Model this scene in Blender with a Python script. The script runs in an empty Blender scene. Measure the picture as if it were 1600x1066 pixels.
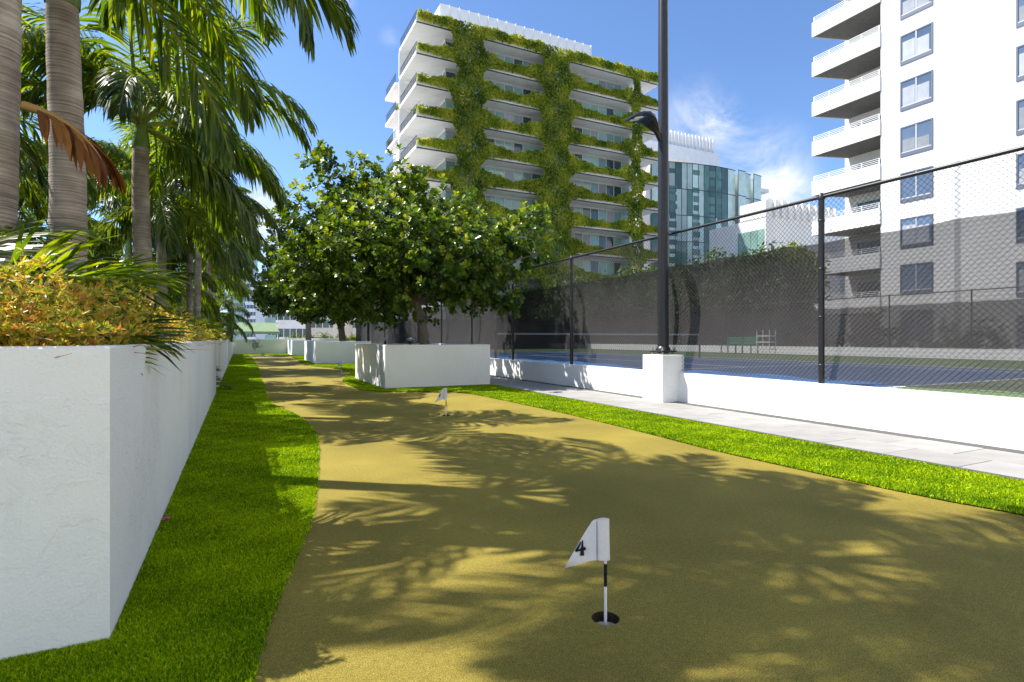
import bpy, math, random
import numpy as np
from mathutils import Vector, Matrix
C = bpy.context.scene.collection
random.seed(7)
PI = math.pi
# ------------------------------------------------------------------ camera, sky, sun, exposure
H = 1.12                     # eye height
YAW = math.radians(26.35)
FPX = 860.0                  # focal length in photograph pixels (1600 wide)
HOR = 530.0
sc = bpy.context.scene
cam_d = bpy.data.cameras.new('camera'); cam = bpy.data.objects.new('camera', cam_d); C.objects.link(cam)
cam.location = (0, 0, H); cam.rotation_euler = (PI/2, 0, -YAW)
cam_d.sensor_width = 36; cam_d.lens = 36*FPX/1600; cam_d.shift_y = -(533-HOR)/1600
cam_d.clip_start = 0.05; cam_d.clip_end = 4000
sc.camera = cam
SUN = Vector((-0.61, 0.427, 0.977)).normalized()
SUN_EL = math.asin(SUN.z); SUN_AZ = math.atan2(SUN.x, SUN.y)
w = bpy.data.worlds.new("World"); sc.world = w; w.use_nodes = True
nt = w.node_tree; nt.nodes.clear()
def N(tree, t, **kw):
    n = tree.nodes.new(t)
    for k, v in kw.items():
        if hasattr(n, k) and not k.startswith('i_'): setattr(n, k, v)
    return n
wo = N(nt, 'ShaderNodeOutputWorld'); bg = N(nt, 'ShaderNodeBackground'); sky = N(nt, 'ShaderNodeTexSky')
sky.sky_type = 'NISHITA'; sky.sun_disc = False; sky.sun_elevation = SUN_EL; sky.sun_rotation = SUN_AZ
sky.altitude = 0; sky.air_density = 1.0; sky.dust_density = 0.25; sky.ozone_density = 4.2
bg.inputs['Strength'].default_value = 0.10
tc = N(nt, 'ShaderNodeTexCoord')
mp = N(nt, 'ShaderNodeMapping'); mp.inputs['Scale'].default_value = (1.0, 1.9, 2.4); mp.inputs['Rotation'].default_value = (0.2, 0.75, 0.5)
nz = N(nt, 'ShaderNodeTexNoise'); nz.inputs['Scale'].default_value = 2.6; nz.inputs['Detail'].default_value = 9; nz.inputs['Roughness'].default_value = 0.62; nz.inputs['Distortion'].default_value = 0.35
nt.links.new(tc.outputs['Generated'], mp.inputs[0]); nt.links.new(mp.outputs[0], nz.inputs['Vector'])
base = N(nt, 'ShaderNodeMapRange'); base.inputs[1].default_value = 0.70; base.inputs[2].default_value = 1.05
nt.links.new(nz.outputs[0], base.inputs[0])
def pxdir(px, py):
    R = Vector((math.cos(YAW), -math.sin(YAW), 0)); F = Vector((math.sin(YAW), math.cos(YAW), 0))
    return (F + R*((px-800)/FPX) + Vector((0, 0, 1))*((HOR-py)/FPX)).normalized()
acc = base.outputs[0]
n2 = N(nt, 'ShaderNodeTexNoise'); n2.inputs['Scale'].default_value = 5.5; n2.inputs['Detail'].default_value = 8; n2.inputs['Roughness'].default_value = 0.66; n2.inputs['Distortion'].default_value = 0.5
nt.links.new(mp.outputs[0], n2.inputs['Vector'])
for (px, py, r0, r1, amt) in [(1088, 188, 0.085, 0.0, .85), (1180, 275, 0.11, 0.02, .85), (1225, 305, 0.07, 0.0, 1.2), (1125, 190, 0.05, 0, .8),
                              (608, 60, 0.022, 0.0, .5), (525, -6, 0.035, 0, .7), (412, 320, 0.05, 0.01, 1.3), (400, 350, 0.06, 0.02, 1.0)]:
    d = pxdir(px, py)
    vs = N(nt, 'ShaderNodeVectorMath', operation='DISTANCE'); vs.inputs[1].default_value = d
    nt.links.new(tc.outputs['Generated'], vs.inputs[0])
    mr = N(nt, 'ShaderNodeMapRange', interpolation_type='SMOOTHSTEP'); mr.inputs[1].default_value = r0; mr.inputs[2].default_value = r1; mr.inputs[3].default_value = 0; mr.inputs[4].default_value = amt
    nt.links.new(vs.outputs['Value'], mr.inputs[0])
    nr = N(nt, 'ShaderNodeMapRange'); nr.inputs[1].default_value = 0.36; nr.inputs[2].default_value = 0.72
    nt.links.new(n2.outputs[0], nr.inputs[0])
    mu = N(nt, 'ShaderNodeMath', operation='MULTIPLY'); nt.links.new(mr.outputs[0], mu.inputs[0]); nt.links.new(nr.outputs[0], mu.inputs[1])
    ad = N(nt, 'ShaderNodeMath', operation='ADD', use_clamp=True); nt.links.new(acc, ad.inputs[0]); nt.links.new(mu.outputs[0], ad.inputs[1])
    acc = ad.outputs[0]
mx = N(nt, 'ShaderNodeMix', data_type='RGBA'); mx.inputs[7].default_value = (5.6, 5.8, 6.1, 1)
tn = N(nt, 'ShaderNodeVectorMath', operation='MULTIPLY'); tn.inputs[1].default_value = (0.93, 1.03, 1.17); nt.links.new(sky.outputs[0], tn.inputs[0])
nt.links.new(acc, mx.inputs[0]); nt.links.new(tn.outputs[0], mx.inputs[6]); nt.links.new(mx.outputs[2], bg.inputs['Color'])
nt.links.new(bg.outputs[0], wo.inputs[0])
sl = bpy.data.lights.new('sun', 'SUN'); sl.energy = 5.0; sl.angle = math.radians(0.53); sl.color = (1.0, 0.955, 0.88)
so = bpy.data.objects.new('sun', sl); C.objects.link(so); so.rotation_euler = SUN.to_track_quat('Z', 'Y').to_euler(); so.location = (-8, 6, 20)
sc.view_settings.view_transform = 'Standard'; sc.view_settings.look = 'None'; sc.view_settings.exposure = 0.95; sc.view_settings.gamma = 1
sc.view_settings.use_curve_mapping = False
# ------------------------------------------------------------------ helpers
Rv = Vector((math.cos(YAW), -math.sin(YAW), 0)); Fv = Vector((math.sin(YAW), math.cos(YAW), 0))
def at(px, py, d):           # point seen at pixel, at depth d
    return Vector((0, 0, H)) + d*(Fv + Rv*((px-800)/FPX)) + Vector((0, 0, d*(HOR-py)/FPX))
def gp(px, py, z=0.0):       # point on a horizontal plane
    return at(px, py, (H-z)*FPX/(py-HOR))
def onX(px, X):              # Y of the point seen at column px on plane X
    d = X*FPX/(math.cos(YAW)*(px-374.0)); return (d-X*math.sin(YAW))/math.cos(YAW)
def onY(px, Y):
    k = (px-800)/FPX; c, s = math.cos(YAW), math.sin(YAW)
    return Y*(s+k*c)/(c-k*s)
def dep(X, Y): return X*math.sin(YAW)+Y*math.cos(YAW)

def new_mat(name):
    m = bpy.data.materials.new(name); m.use_nodes = True
    t = m.node_tree; b = t.nodes['Principled BSDF']; return m, t, b
def L(t, a, b): t.links.new(a, b)
def pmat(name, col, rough=0.7, spec=0.4, var=0.0, vscale=5.0, bump=0.0, bscale=60.0, metallic=0.0, detail=4, dirt=None, dscale=2.0, damt=0.3, bdist=0.01, rvar=0.0):
    m, t, b = new_mat(name)
    b.inputs['Roughness'].default_value = rough; b.inputs['Specular IOR Level'].default_value = spec; b.inputs['Metallic'].default_value = metallic
    co = N(t, 'ShaderNodeTexCoord')
    c4 = (*col, 1)
    out = None
    if var > 0:
        n = N(t, 'ShaderNodeTexNoise'); n.inputs['Scale'].default_value = vscale; n.inputs['Detail'].default_value = detail; L(t, co.outputs['Object'], n.inputs['Vector'])
        r = N(t, 'ShaderNodeMapRange'); r.inputs[1].default_value = 0.3; r.inputs[2].default_value = 0.7; r.inputs[3].default_value = 1-var; r.inputs[4].default_value = 1+var; L(t, n.outputs[0], r.inputs[0])
        v = N(t, 'ShaderNodeVectorMath', operation='SCALE'); v.inputs[0].default_value = col; L(t, r.outputs[0], v.inputs['Scale']); out = v.outputs[0]
    if dirt is not None:
        n = N(t, 'ShaderNodeTexNoise'); n.inputs['Scale'].default_value = dscale; n.inputs['Detail'].default_value = 8; n.inputs['Roughness'].default_value = 0.65; L(t, co.outputs['Object'], n.inputs['Vector'])
        r = N(t, 'ShaderNodeMapRange'); r.inputs[1].default_value = 0.5; r.inputs[2].default_value = 0.78; r.inputs[3].default_value = 0; r.inputs[4].default_value = damt; L(t, n.outputs[0], r.inputs[0])
        x = N(t, 'ShaderNodeMix', data_type='RGBA'); x.inputs[7].default_value = (*dirt, 1); L(t, r.outputs[0], x.inputs[0])
        if out is not None: L(t, out, x.inputs[6])
        else: x.inputs[6].default_value = c4
        out = x.outputs[2]
    if rvar > 0:
        oi = N(t, 'ShaderNodeObjectInfo'); r = N(t, 'ShaderNodeMapRange'); r.inputs[3].default_value = 1-rvar; r.inputs[4].default_value = 1+rvar; L(t, oi.outputs['Random'], r.inputs[0])
        v = N(t, 'ShaderNodeVectorMath', operation='SCALE'); L(t, r.outputs[0], v.inputs['Scale'])
        if out is not None: L(t, out, v.inputs[0])
        else: v.inputs[0].default_value = col
        out = v.outputs[0]
    if out is not None: L(t, out, b.inputs['Base Color'])
    else: b.inputs['Base Color'].default_value = c4
    if bump > 0:
        n = N(t, 'ShaderNodeTexNoise'); n.inputs['Scale'].default_value = bscale; n.inputs['Detail'].default_value = 6; L(t, co.outputs['Object'], n.inputs['Vector'])
        bp = N(t, 'ShaderNodeBump'); bp.inputs['Strength'].default_value = bump; bp.inputs['Distance'].default_value = bdist; L(t, n.outputs[0], bp.inputs['Height']); L(t, bp.outputs[0], b.inputs['Normal'])
    return m
def leaf_mat(name, cols, rough=0.35, trans=0.35, tcol=None, spec=0.5, objvar=0.15):
    """leaf material: colour from the per-leaf attribute 'tint' through a ramp of cols"""
    m, t, b = new_mat(name)
    a = N(t, 'ShaderNodeAttribute'); a.attribute_name = 'tint'
    r = N(t, 'ShaderNodeValToRGB'); r.color_ramp.interpolation = 'LINEAR'
    while len(r.color_ramp.elements) < len(cols): r.color_ramp.elements.new(0.5)
    for i, c in enumerate(cols):
        r.color_ramp.elements[i].position = i/(len(cols)-1); r.color_ramp.elements[i].color = (*c, 1)
    L(t, a.outputs['Fac'], r.inputs[0])
    oi = N(t, 'ShaderNodeObjectInfo'); mr = N(t, 'ShaderNodeMapRange'); mr.inputs[3].default_value = 1-objvar; mr.inputs[4].default_value = 1+objvar; L(t, oi.outputs['Random'], mr.inputs[0])
    v = N(t, 'ShaderNodeVectorMath', operation='SCALE'); L(t, r.outputs[0], v.inputs[0]); L(t, mr.outputs[0], v.inputs['Scale'])
    L(t, v.outputs[0], b.inputs['Base Color']); b.inputs['Roughness'].default_value = rough; b.inputs['Specular IOR Level'].default_value = spec
    tr = N(t, 'ShaderNodeBsdfTranslucent'); s2 = N(t, 'ShaderNodeVectorMath', operation='MULTIPLY'); s2.inputs[1].default_value = tcol or (1.9, 2.0, 0.7)
    L(t, v.outputs[0], s2.inputs[0]); L(t, s2.outputs[0], tr.inputs[0])
    mx = N(t, 'ShaderNodeMixShader'); mx.inputs[0].default_value = trans
    L(t, b.outputs[0], mx.inputs[1]); L(t, tr.outputs[0], mx.inputs[2]); L(t, mx.outputs[0], t.nodes['Material Output'].inputs['Surface'])
    return m

class MB:
    def __init__(s): s.v = []; s.f = []; s.m = []; s.smooth = []
    def add(s, vs, fs, mi=0, sm=False):
        o = len(s.v); s.v += [tuple(p) for p in vs]; s.f += [tuple(i+o for i in f) for f in fs]; s.m += [mi]*len(fs); s.smooth += [sm]*len(fs)
    def box(s, x0, y0, z0, x1, y1, z1, mi=0, bev=0.0):
        if bev <= 0:
            s.add([(x0,y0,z0),(x1,y0,z0),(x1,y1,z0),(x0,y1,z0),(x0,y0,z1),(x1,y0,z1),(x1,y1,z1),(x0,y1,z1)],
                  [(0,3,2,1),(4,5,6,7),(0,1,5,4),(1,2,6,5),(2,3,7,6),(3,0,4,7)], mi)
        else:   # chamfered top and vertical edges
            b = bev; vs = []
            for z, k in ((z0, 0), (z1-b, 0), (z1, b)):
                vs += [(x0+b+k*0,y0+k,z),(x1-b,y0+k,z),(x1-k,y0+b,z),(x1-k,y1-b,z),(x1-b,y1-k,z),(x0+b,y1-k,z),(x0+k,y1-b,z),(x0+k,y0+b,z)]
            fs = [(7,6,5,4,3,2,1,0), tuple(range(16,24))]
            for r in (0, 8):
                for i in range(8): j = (i+1) % 8; fs.append((r+i, r+j, r+8+j, r+8+i))
            s.add(vs, fs, mi)
    def obox(s, c, ax, ay, az, hx, hy, hz, mi=0):   # oriented box
        c, ax, ay, az = Vector(c), Vector(ax), Vector(ay), Vector(az); vs = []
        for k in (-1, 1):
            for (i, j) in ((-1,-1),(1,-1),(1,1),(-1,1)): vs.append(c+ax*hx*i+ay*hy*j+az*hz*k)
        s.add(vs, [(0,3,2,1),(4,5,6,7),(0,1,5,4),(1,2,6,5),(2,3,7,6),(3,0,4,7)], mi)
    def tube(s, pts, rad, n=8, mi=0, caps=True, sm=True):
        pts = [Vector(p) for p in pts]
        if not hasattr(rad, '__len__'): rad = [rad]*len(pts)
        vs = []; fs = []; ref = None
        for i, p in enumerate(pts):
            t = (pts[min(i+1, len(pts)-1)]-pts[max(i-1, 0)]).normalized()
            if ref is None: ref = Vector((1,0,0)) if abs(t.x) < 0.8 else Vector((0,1,0))
            u = (ref-t*ref.dot(t)).normalized(); v = t.cross(u); ref = u
            for k in range(n):
                a = 2*PI*k/n; vs.append(p+(u*math.cos(a)+v*math.sin(a))*rad[i])
        for i in range(len(pts)-1):
            for k in range(n):
                k2 = (k+1) % n; fs.append((i*n+k, i*n+k2, (i+1)*n+k2, (i+1)*n+k))
        s.add(vs, fs, mi, sm)
        if caps: s.add(vs[:n], [tuple(range(n-1, -1, -1))], mi); s.add(vs[-n:], [tuple(range(n))], mi)
    def lathe(s, prof, n=24, mi=0, c=(0,0,0), sm=True):
        vs = []; fs = []
        for (r, z) in prof:
            for k in range(n): a = 2*PI*k/n; vs.append((c[0]+r*math.cos(a), c[1]+r*math.sin(a), c[2]+z))
        for i in range(len(prof)-1):
            for k in range(n): k2 = (k+1) % n; fs.append((i*n+k, i*n+k2, (i+1)*n+k2, (i+1)*n+k))
        s.add(vs, fs, mi, sm)
    def mesh(s, name, mats):
        me = bpy.data.meshes.new(name); me.from_pydata(s.v, [], s.f)
        for m in (mats if isinstance(mats, (list, tuple)) else [mats]): me.materials.append(m)
        me.polygons.foreach_set('material_index', s.m); me.polygons.foreach_set('use_smooth', s.smooth); me.update(); return me
    def build(s, name, mats, parent=None, loc=(0,0,0), **kw):
        return link(name, s.mesh(name, mats), parent, loc, **kw)
def link(name, data, parent=None, loc=(0,0,0), label=None, category=None, group=None, kind=None, rot=None):
    o = bpy.data.objects.new(name, data); C.objects.link(o); o.location = loc
    if rot is not None: o.rotation_euler = rot
    if parent is not None: o.parent = parent
    if label: o['label'] = label
    if category: o['category'] = category
    if group: o['group'] = group
    if kind: o['kind'] = kind
    return o
def thing(name, loc, label, category, group=None, rz=0.0):
    return link(name, None, None, loc, label, category, group, None, (0, 0, rz))
def copy_thing(root, loc, rz, label):
    r = root.copy(); C.objects.link(r); r.location = loc; r.rotation_euler = (0, 0, rz); r['label'] = label
    for ch in list(root.children):
        c = ch.copy(); C.objects.link(c); c.parent = r
        for g in ch.children: d = g.copy(); C.objects.link(d); d.parent = c
    return r
def np_mesh(name, V, faces_per, k, tint=None, mats=None, smooth=False):
    """V (n,k,3) verts per element; faces_per: list of index tuples inside one element"""
    n = V.shape[0]; vs = V.reshape(-1, 3).astype(np.float32)
    idx = []; tot = []
    base = (np.arange(n)*k)[:, None]
    cols = [base+np.array(f)[None, :] for f in faces_per]
    loops = np.concatenate(cols, axis=1).reshape(-1)
    sizes = np.tile(np.array([len(f) for f in faces_per]), n)
    me = bpy.data.meshes.new(name)
    me.vertices.add(len(vs)); me.vertices.foreach_set('co', vs.ravel())
    me.loops.add(len(loops)); me.loops.foreach_set('vertex_index', loops.astype(np.int32))
    me.polygons.add(len(sizes)); starts = np.concatenate([[0], np.cumsum(sizes)[:-1]])
    me.polygons.foreach_set('loop_start', starts.astype(np.int32)); me.polygons.foreach_set('loop_total', sizes.astype(np.int32))
    if smooth: me.polygons.foreach_set('use_smooth', np.ones(len(sizes), dtype=bool))
    me.update(calc_edges=True)
    if tint is not None:
        at_ = me.attributes.new('tint', 'FLOAT', 'POINT'); at_.data.foreach_set('value', np.repeat(tint, k).astype(np.float32))
    for m in (mats or []): me.materials.append(m)
    return me
def nrm(a): return a/np.maximum(np.linalg.norm(a, axis=-1, keepdims=True), 1e-9)
def leaf_cards(P, D, U, ln, wd, fold=0.12, shape='obovate'):
    """leaves: base P, direction D, face normal U; returns (n,6,3)"""
    D = nrm(D); S = nrm(np.cross(D, U)); Nn = np.cross(S, D)
    ln = ln[:, None]; wd = wd[:, None]
    tip = P+D*ln
    if shape == 'obovate': a, b = 0.45, 0.8; wa, wb = 0.38, 0.5
    else: a, b = 0.3, 0.65; wa, wb = 0.5, 0.38
    f = fold*wd
    return np.stack([P, P+D*ln*a+S*wd*wa+Nn*f, P+D*ln*b+S*wd*wb+Nn*f, tip-Nn*f*0.5, P+D*ln*b-S*wd*wb+Nn*f, P+D*ln*a-S*wd*wa+Nn*f], axis=1)
LEAF_F = [(0,1,2,3), (0,3,4,5)]
# ------------------------------------------------------------------ materials
M = {}
def stucco(name, col, dirtc=(0.42,0.40,0.36), relief=1.0, damt=0.12):
    m, t, b = new_mat(name); b.inputs['Roughness'].default_value = 0.85; b.inputs['Specular IOR Level'].default_value = 0.2
    co = N(t, 'ShaderNodeTexCoord')
    n1 = N(t, 'ShaderNodeTexNoise'); n1.inputs['Scale'].default_value = 7; n1.inputs['Detail'].default_value = 10; n1.inputs['Roughness'].default_value = 0.62; n1.inputs['Distortion'].default_value = 0.8
    n2 = N(t, 'ShaderNodeTexNoise'); n2.inputs['Scale'].default_value = 90; n2.inputs['Detail'].default_value = 5
    n3 = N(t, 'ShaderNodeTexNoise'); n3.inputs['Scale'].default_value = 1.3; n3.inputs['Detail'].default_value = 6
    vo = N(t, 'ShaderNodeTexVoronoi'); vo.inputs['Scale'].default_value = 34
    for n in (n1, n2, n3, vo): L(t, co.outputs['Object'], n.inputs['Vector'])
    # trowel ridges: sharpened noise
    rd = N(t, 'ShaderNodeMath', operation='SUBTRACT'); rd.inputs[1].default_value = 0.5; L(t, n1.outputs[0], rd.inputs[0])
    ab = N(t, 'ShaderNodeMath', operation='ABSOLUTE'); L(t, rd.outputs[0], ab.inputs[0])
    mr = N(t, 'ShaderNodeMapRange'); mr.inputs[1].default_value = 0.0; mr.inputs[2].default_value = 0.05; mr.inputs[3].default_value = 1; mr.inputs[4].default_value = 0; L(t, ab.outputs[0], mr.inputs[0])
    big = N(t, 'ShaderNodeMapRange'); big.inputs[1].default_value = 0.40; big.inputs[2].default_value = 0.60; L(t, n3.outputs[0], big.inputs[0])
    mm0 = N(t, 'ShaderNodeMath', operation='MULTIPLY'); L(t, mr.outputs[0], mm0.inputs[0]); L(t, big.outputs[0], mm0.inputs[1]); mm = N(t, 'ShaderNodeMath', operation='MULTIPLY'); mm.inputs[1].default_value = 0.28; L(t, mm0.outputs[0], mm.inputs[0])
    h1 = N(t, 'ShaderNodeMath', operation='MULTIPLY_ADD'); h1.inputs[1].default_value = 0.5; L(t, n2.outputs[0], h1.inputs[0]); L(t, mm.outputs[0], h1.inputs[2])
    h2 = N(t, 'ShaderNodeMath', operation='MULTIPLY_ADD'); h2.inputs[1].default_value = 1.1; L(t, n1.outputs[0], h2.inputs[0]); L(t, h1.outputs[0], h2.inputs[2])
    bp = N(t, 'ShaderNodeBump'); bp.inputs['Strength'].default_value = 0.8*relief; bp.inputs['Distance'].default_value = 0.008; L(t, h2.outputs[0], bp.inputs['Height']); L(t, bp.outputs[0], b.inputs['Normal'])
    # specks and weathering
    sp = N(t, 'ShaderNodeMapRange'); sp.inputs[1].default_value = 0.05; sp.inputs[2].default_value = 0.09; sp.inputs[3].default_value = 1; sp.inputs[4].default_value = 0; L(t, vo.outputs['Distance'], sp.inputs[0])
    n4 = N(t, 'ShaderNodeTexNoise'); n4.inputs['Scale'].default_value = 11; L(t, co.outputs['Object'], n4.inputs['Vector'])
    g = N(t, 'ShaderNodeMapRange'); g.inputs[1].default_value = 0.58; g.inputs[2].default_value = 0.64; g.inputs[4].default_value = 0.5; L(t, n4.outputs[0], g.inputs[0])
    sm = N(t, 'ShaderNodeMath', operation='MULTIPLY'); L(t, sp.outputs[0], sm.inputs[0]); L(t, g.outputs[0], sm.inputs[1])
    x = N(t, 'ShaderNodeMix', data_type='RGBA'); x.inputs[6].default_value = (*col, 1); x.inputs[7].default_value = (*dirtc, 1)
    dm = N(t, 'ShaderNodeMapRange'); dm.inputs[1].default_value = 0.45; dm.inputs[2].default_value = 0.75; dm.inputs[4].default_value = damt; L(t, n3.outputs[0], dm.inputs[0])
    ad = N(t, 'ShaderNodeMath', operation='MAXIMUM'); L(t, sm.outputs[0], ad.inputs[0]); L(t, dm.outputs[0], ad.inputs[1]); L(t, ad.outputs[0], x.inputs[0])
    L(t, x.outputs[2], b.inputs['Base Color']); return m
M['stucco'] = stucco('white stucco', (0.84, 0.84, 0.83))
M['stucco_far'] = pmat('white render', (0.80, 0.79, 0.77), 0.85, 0.2, var=0.05, vscale=0.6, bump=0.1, bscale=8, dirt=(0.5,0.48,0.44), dscale=0.5, damt=0.15)
M['soffit'] = pmat('painted concrete', (0.80, 0.78, 0.74), 0.9, 0.1, var=0.08, vscale=0.7)
M['slabwhite'] = pmat('white slab paint', (0.82, 0.81, 0.79), 0.8, 0.2, var=0.05, vscale=1.0, dirt=(0.4,0.38,0.34), dscale=0.9, damt=0.25)
M['cream'] = pmat('cream wall paint', (0.68, 0.70, 0.62), 0.85, 0.2, var=0.04, vscale=1)
M['greyline'] = pmat('grey strip', (0.085, 0.082, 0.08), 0.8, 0.3, var=0.1, vscale=6)
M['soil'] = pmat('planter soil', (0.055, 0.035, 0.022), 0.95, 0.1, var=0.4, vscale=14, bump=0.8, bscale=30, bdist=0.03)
M['deck'] = pmat('deck concrete', (0.3, 0.3, 0.29), 0.9, 0.2, var=0.1)
M['city'] = pmat('street asphalt and lots', (0.34, 0.33, 0.31), 0.95, 0.1, var=0.3, vscale=0.03)
M['black'] = pmat('black powder coat', (0.016, 0.016, 0.019), 0.38, 0.5, var=0.2, vscale=9)
M['blackmetal'] = pmat('black vinyl wire', (0.018, 0.018, 0.02), 0.45, 0.4)
M['darkrail'] = pmat('dark rail', (0.05, 0.06, 0.08), 0.5, 0.4)
M['bolts'] = pmat('galvanised steel', (0.4, 0.38, 0.36), 0.5, 0.5, metallic=0.6, var=0.2, vscale=30, dirt=(0.25,0.12,0.05), dscale=20, damt=0.7)
M['whitepaint'] = pmat('white enamel', (0.8, 0.8, 0.8), 0.4, 0.5)
M['trunk_bark'] = None
def glass(name, col, rough=0.06, refl=0.5):
    m = pmat(name, col, rough, 0.5, var=0.15, vscale=0.8, rvar=0.35); m.node_tree.nodes['Principled BSDF'].inputs['Coat Weight'].default_value = refl
    m.node_tree.nodes['Principled BSDF'].inputs['Coat Roughness'].default_value = 0.03
    return m
M['glass'] = glass('green tinted glass', (0.22, 0.37, 0.33))
M['glassdark'] = glass('dark glass', (0.05, 0.08, 0.085))
M['glassblue'] = glass('blue glass', (0.10, 0.14, 0.21))
M['glassteal'] = glass('pale teal glass', (0.46, 0.58, 0.52), 0.22, .2)
M['glassdeep'] = glass('deep teal glass', (0.09, 0.17, 0.14), 0.12, .2)
M['mullion'] = pmat('pale aluminium', (0.5, 0.5, 0.5), 0.5, 0.5)
M['darkframe'] = pmat('blue-grey frame', (0.10, 0.12, 0.17), 0.5, 0.5)
M['curtain'] = pmat('pale curtain', (0.34, 0.36, 0.40), 0.9, 0.1, var=0.1, vscale=2, rvar=0.3)
# putting surface: short olive-tan nylon pile
def pile(name, c1, c2, sc1, bump, lo=0.3, hi=0.7):
    m, t, b = new_mat(name); b.inputs['Roughness'].default_value = 0.75; b.inputs['Specular IOR Level'].default_value = 0.25
    co = N(t, 'ShaderNodeTexCoord')
    n1 = N(t, 'ShaderNodeTexNoise'); n1.inputs['Scale'].default_value = sc1; n1.inputs['Detail'].default_value = 3; n1.inputs['Roughness'].default_value = 0.7
    n2 = N(t, 'ShaderNodeTexNoise'); n2.inputs['Scale'].default_value = 1.1; n2.inputs['Detail'].default_value = 5
    n3 = N(t, 'ShaderNodeTexNoise'); n3.inputs['Scale'].default_value = sc1*0.22; n3.inputs['Detail'].default_value = 3
    for n in (n1, n2, n3): L(t, co.outputs['Object'], n.inputs['Vector'])
    x = N(t, 'ShaderNodeMix', data_type='RGBA'); x.inputs[6].default_value = (*c1, 1); x.inputs[7].default_value = (*c2, 1)
    r = N(t, 'ShaderNodeMapRange'); r.inputs[1].default_value = lo; r.inputs[2].default_value = hi; L(t, n1.outputs[0], r.inputs[0]); L(t, r.outputs[0], x.inputs[0])
    r2 = N(t, 'ShaderNodeMapRange'); r2.inputs[1].default_value = 0.3; r2.inputs[2].default_value = 0.7; r2.inputs[3].default_value = 0.78; r2.inputs[4].default_value = 1.16; L(t, n2.outputs[0], r2.inputs[0])
    r3 = N(t, 'ShaderNodeMapRange'); r3.inputs[1].default_value = 0.3; r3.inputs[2].default_value = 0.7; r3.inputs[3].default_value = 0.85; r3.inputs[4].default_value = 1.12; L(t, n3.outputs[0], r3.inputs[0])
    mm = N(t, 'ShaderNodeMath', operation='MULTIPLY'); L(t, r2.outputs[0], mm.inputs[0]); L(t, r3.outputs[0], mm.inputs[1])
    v = N(t, 'ShaderNodeVectorMath', operation='SCALE'); L(t, x.outputs[2], v.inputs[0]); L(t, mm.outputs[0], v.inputs['Scale']); L(t, v.outputs[0], b.inputs['Base Color'])
    bp = N(t, 'ShaderNodeBump'); bp.inputs['Strength'].default_value = bump; bp.inputs['Distance'].default_value = 0.006; L(t, n1.outputs[0], bp.inputs['Height']); L(t, bp.outputs[0], b.inputs['Normal'])
    return m
M['green'] = pile('putting pile', (0.066, 0.052, 0.005), (0.47, 0.365, 0.060), 200, 1.0)
M['turfbase'] = pile('turf backing', (0.03, 0.06, 0.002), (0.10, 0.17, 0.003), 140, 1.0)
M['blade'] = leaf_mat('turf blade', [(0.035,0.12,0.001), (0.23,0.39,0.001), (0.60,0.70,0.003)], rough=0.5, trans=0.32, tcol=(1.5,1.35,0.3), spec=0.12, objvar=0.0)
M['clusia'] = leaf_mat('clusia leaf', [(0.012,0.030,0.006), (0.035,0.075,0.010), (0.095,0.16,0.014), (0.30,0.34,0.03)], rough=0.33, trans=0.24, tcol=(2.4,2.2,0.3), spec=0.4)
M['palm'] = leaf_mat('palm leaflet', [(0.02,0.048,0.008), (0.065,0.12,0.010), (0.19,0.23,0.018)], rough=0.35, trans=0.45, tcol=(2.9,2.5,0.25), spec=0.55, objvar=0.35)
M['croton'] = leaf_mat('orange shrub leaf', [(0.06,0.11,0.012), (0.30,0.35,0.025), (0.70,0.58,0.07), (0.72,0.44,0.06), (0.52,0.14,0.04)], rough=0.4, trans=0.35, tcol=(1.5,1.4,0.9), spec=0.5)
M['vine'] = leaf_mat('vine leaf', [(0.04,0.085,0.006), (0.18,0.26,0.014), (0.42,0.44,0.03), (0.64,0.56,0.08)], rough=0.6, trans=0.35, tcol=(1.6,1.6,0.7), spec=0.3)
M['hedge'] = leaf_mat('hedge leaf', [(0.018,0.035,0.008), (0.04,0.075,0.012), (0.10,0.13,0.02)], rough=0.5, trans=0.25, tcol=(1.8,1.9,0.6), spec=0.3)
M['litshrub'] = leaf_mat('yellow green shrub leaf', [(0.06,0.10,0.01), (0.16,0.22,0.02), (0.34,0.34,0.05)], rough=0.5, trans=0.3, tcol=(1.5,1.5,0.6), spec=0.3)
M['dryfrond'] = leaf_mat('dry frond', [(0.08,0.022,0.010), (0.22,0.085,0.02), (0.40,0.19,0.05)], rough=0.6, trans=0.3, tcol=(1.8,1.3,0.6), spec=0.2)
M['rachis'] = pmat('frond rib', (0.24, 0.27, 0.04), 0.45, 0.4, var=0.15, vscale=9)
M['dryrib'] = pmat('dry rib', (0.4, 0.22, 0.06), 0.6, 0.3)
M['shaft'] = pmat('palm crownshaft', (0.13, 0.22, 0.035), 0.35, 0.5, var=0.25, vscale=5, dirt=(0.3,0.2,0.08), dscale=6, damt=0.5)
M['branch'] = pmat('grey-brown bark', (0.25, 0.205, 0.16), 0.85, 0.2, var=0.25, vscale=12, bump=0.6, bscale=35)
M['twig'] = pmat('tan twig', (0.42, 0.28, 0.12), 0.7, 0.3, var=0.3, vscale=9)
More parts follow.
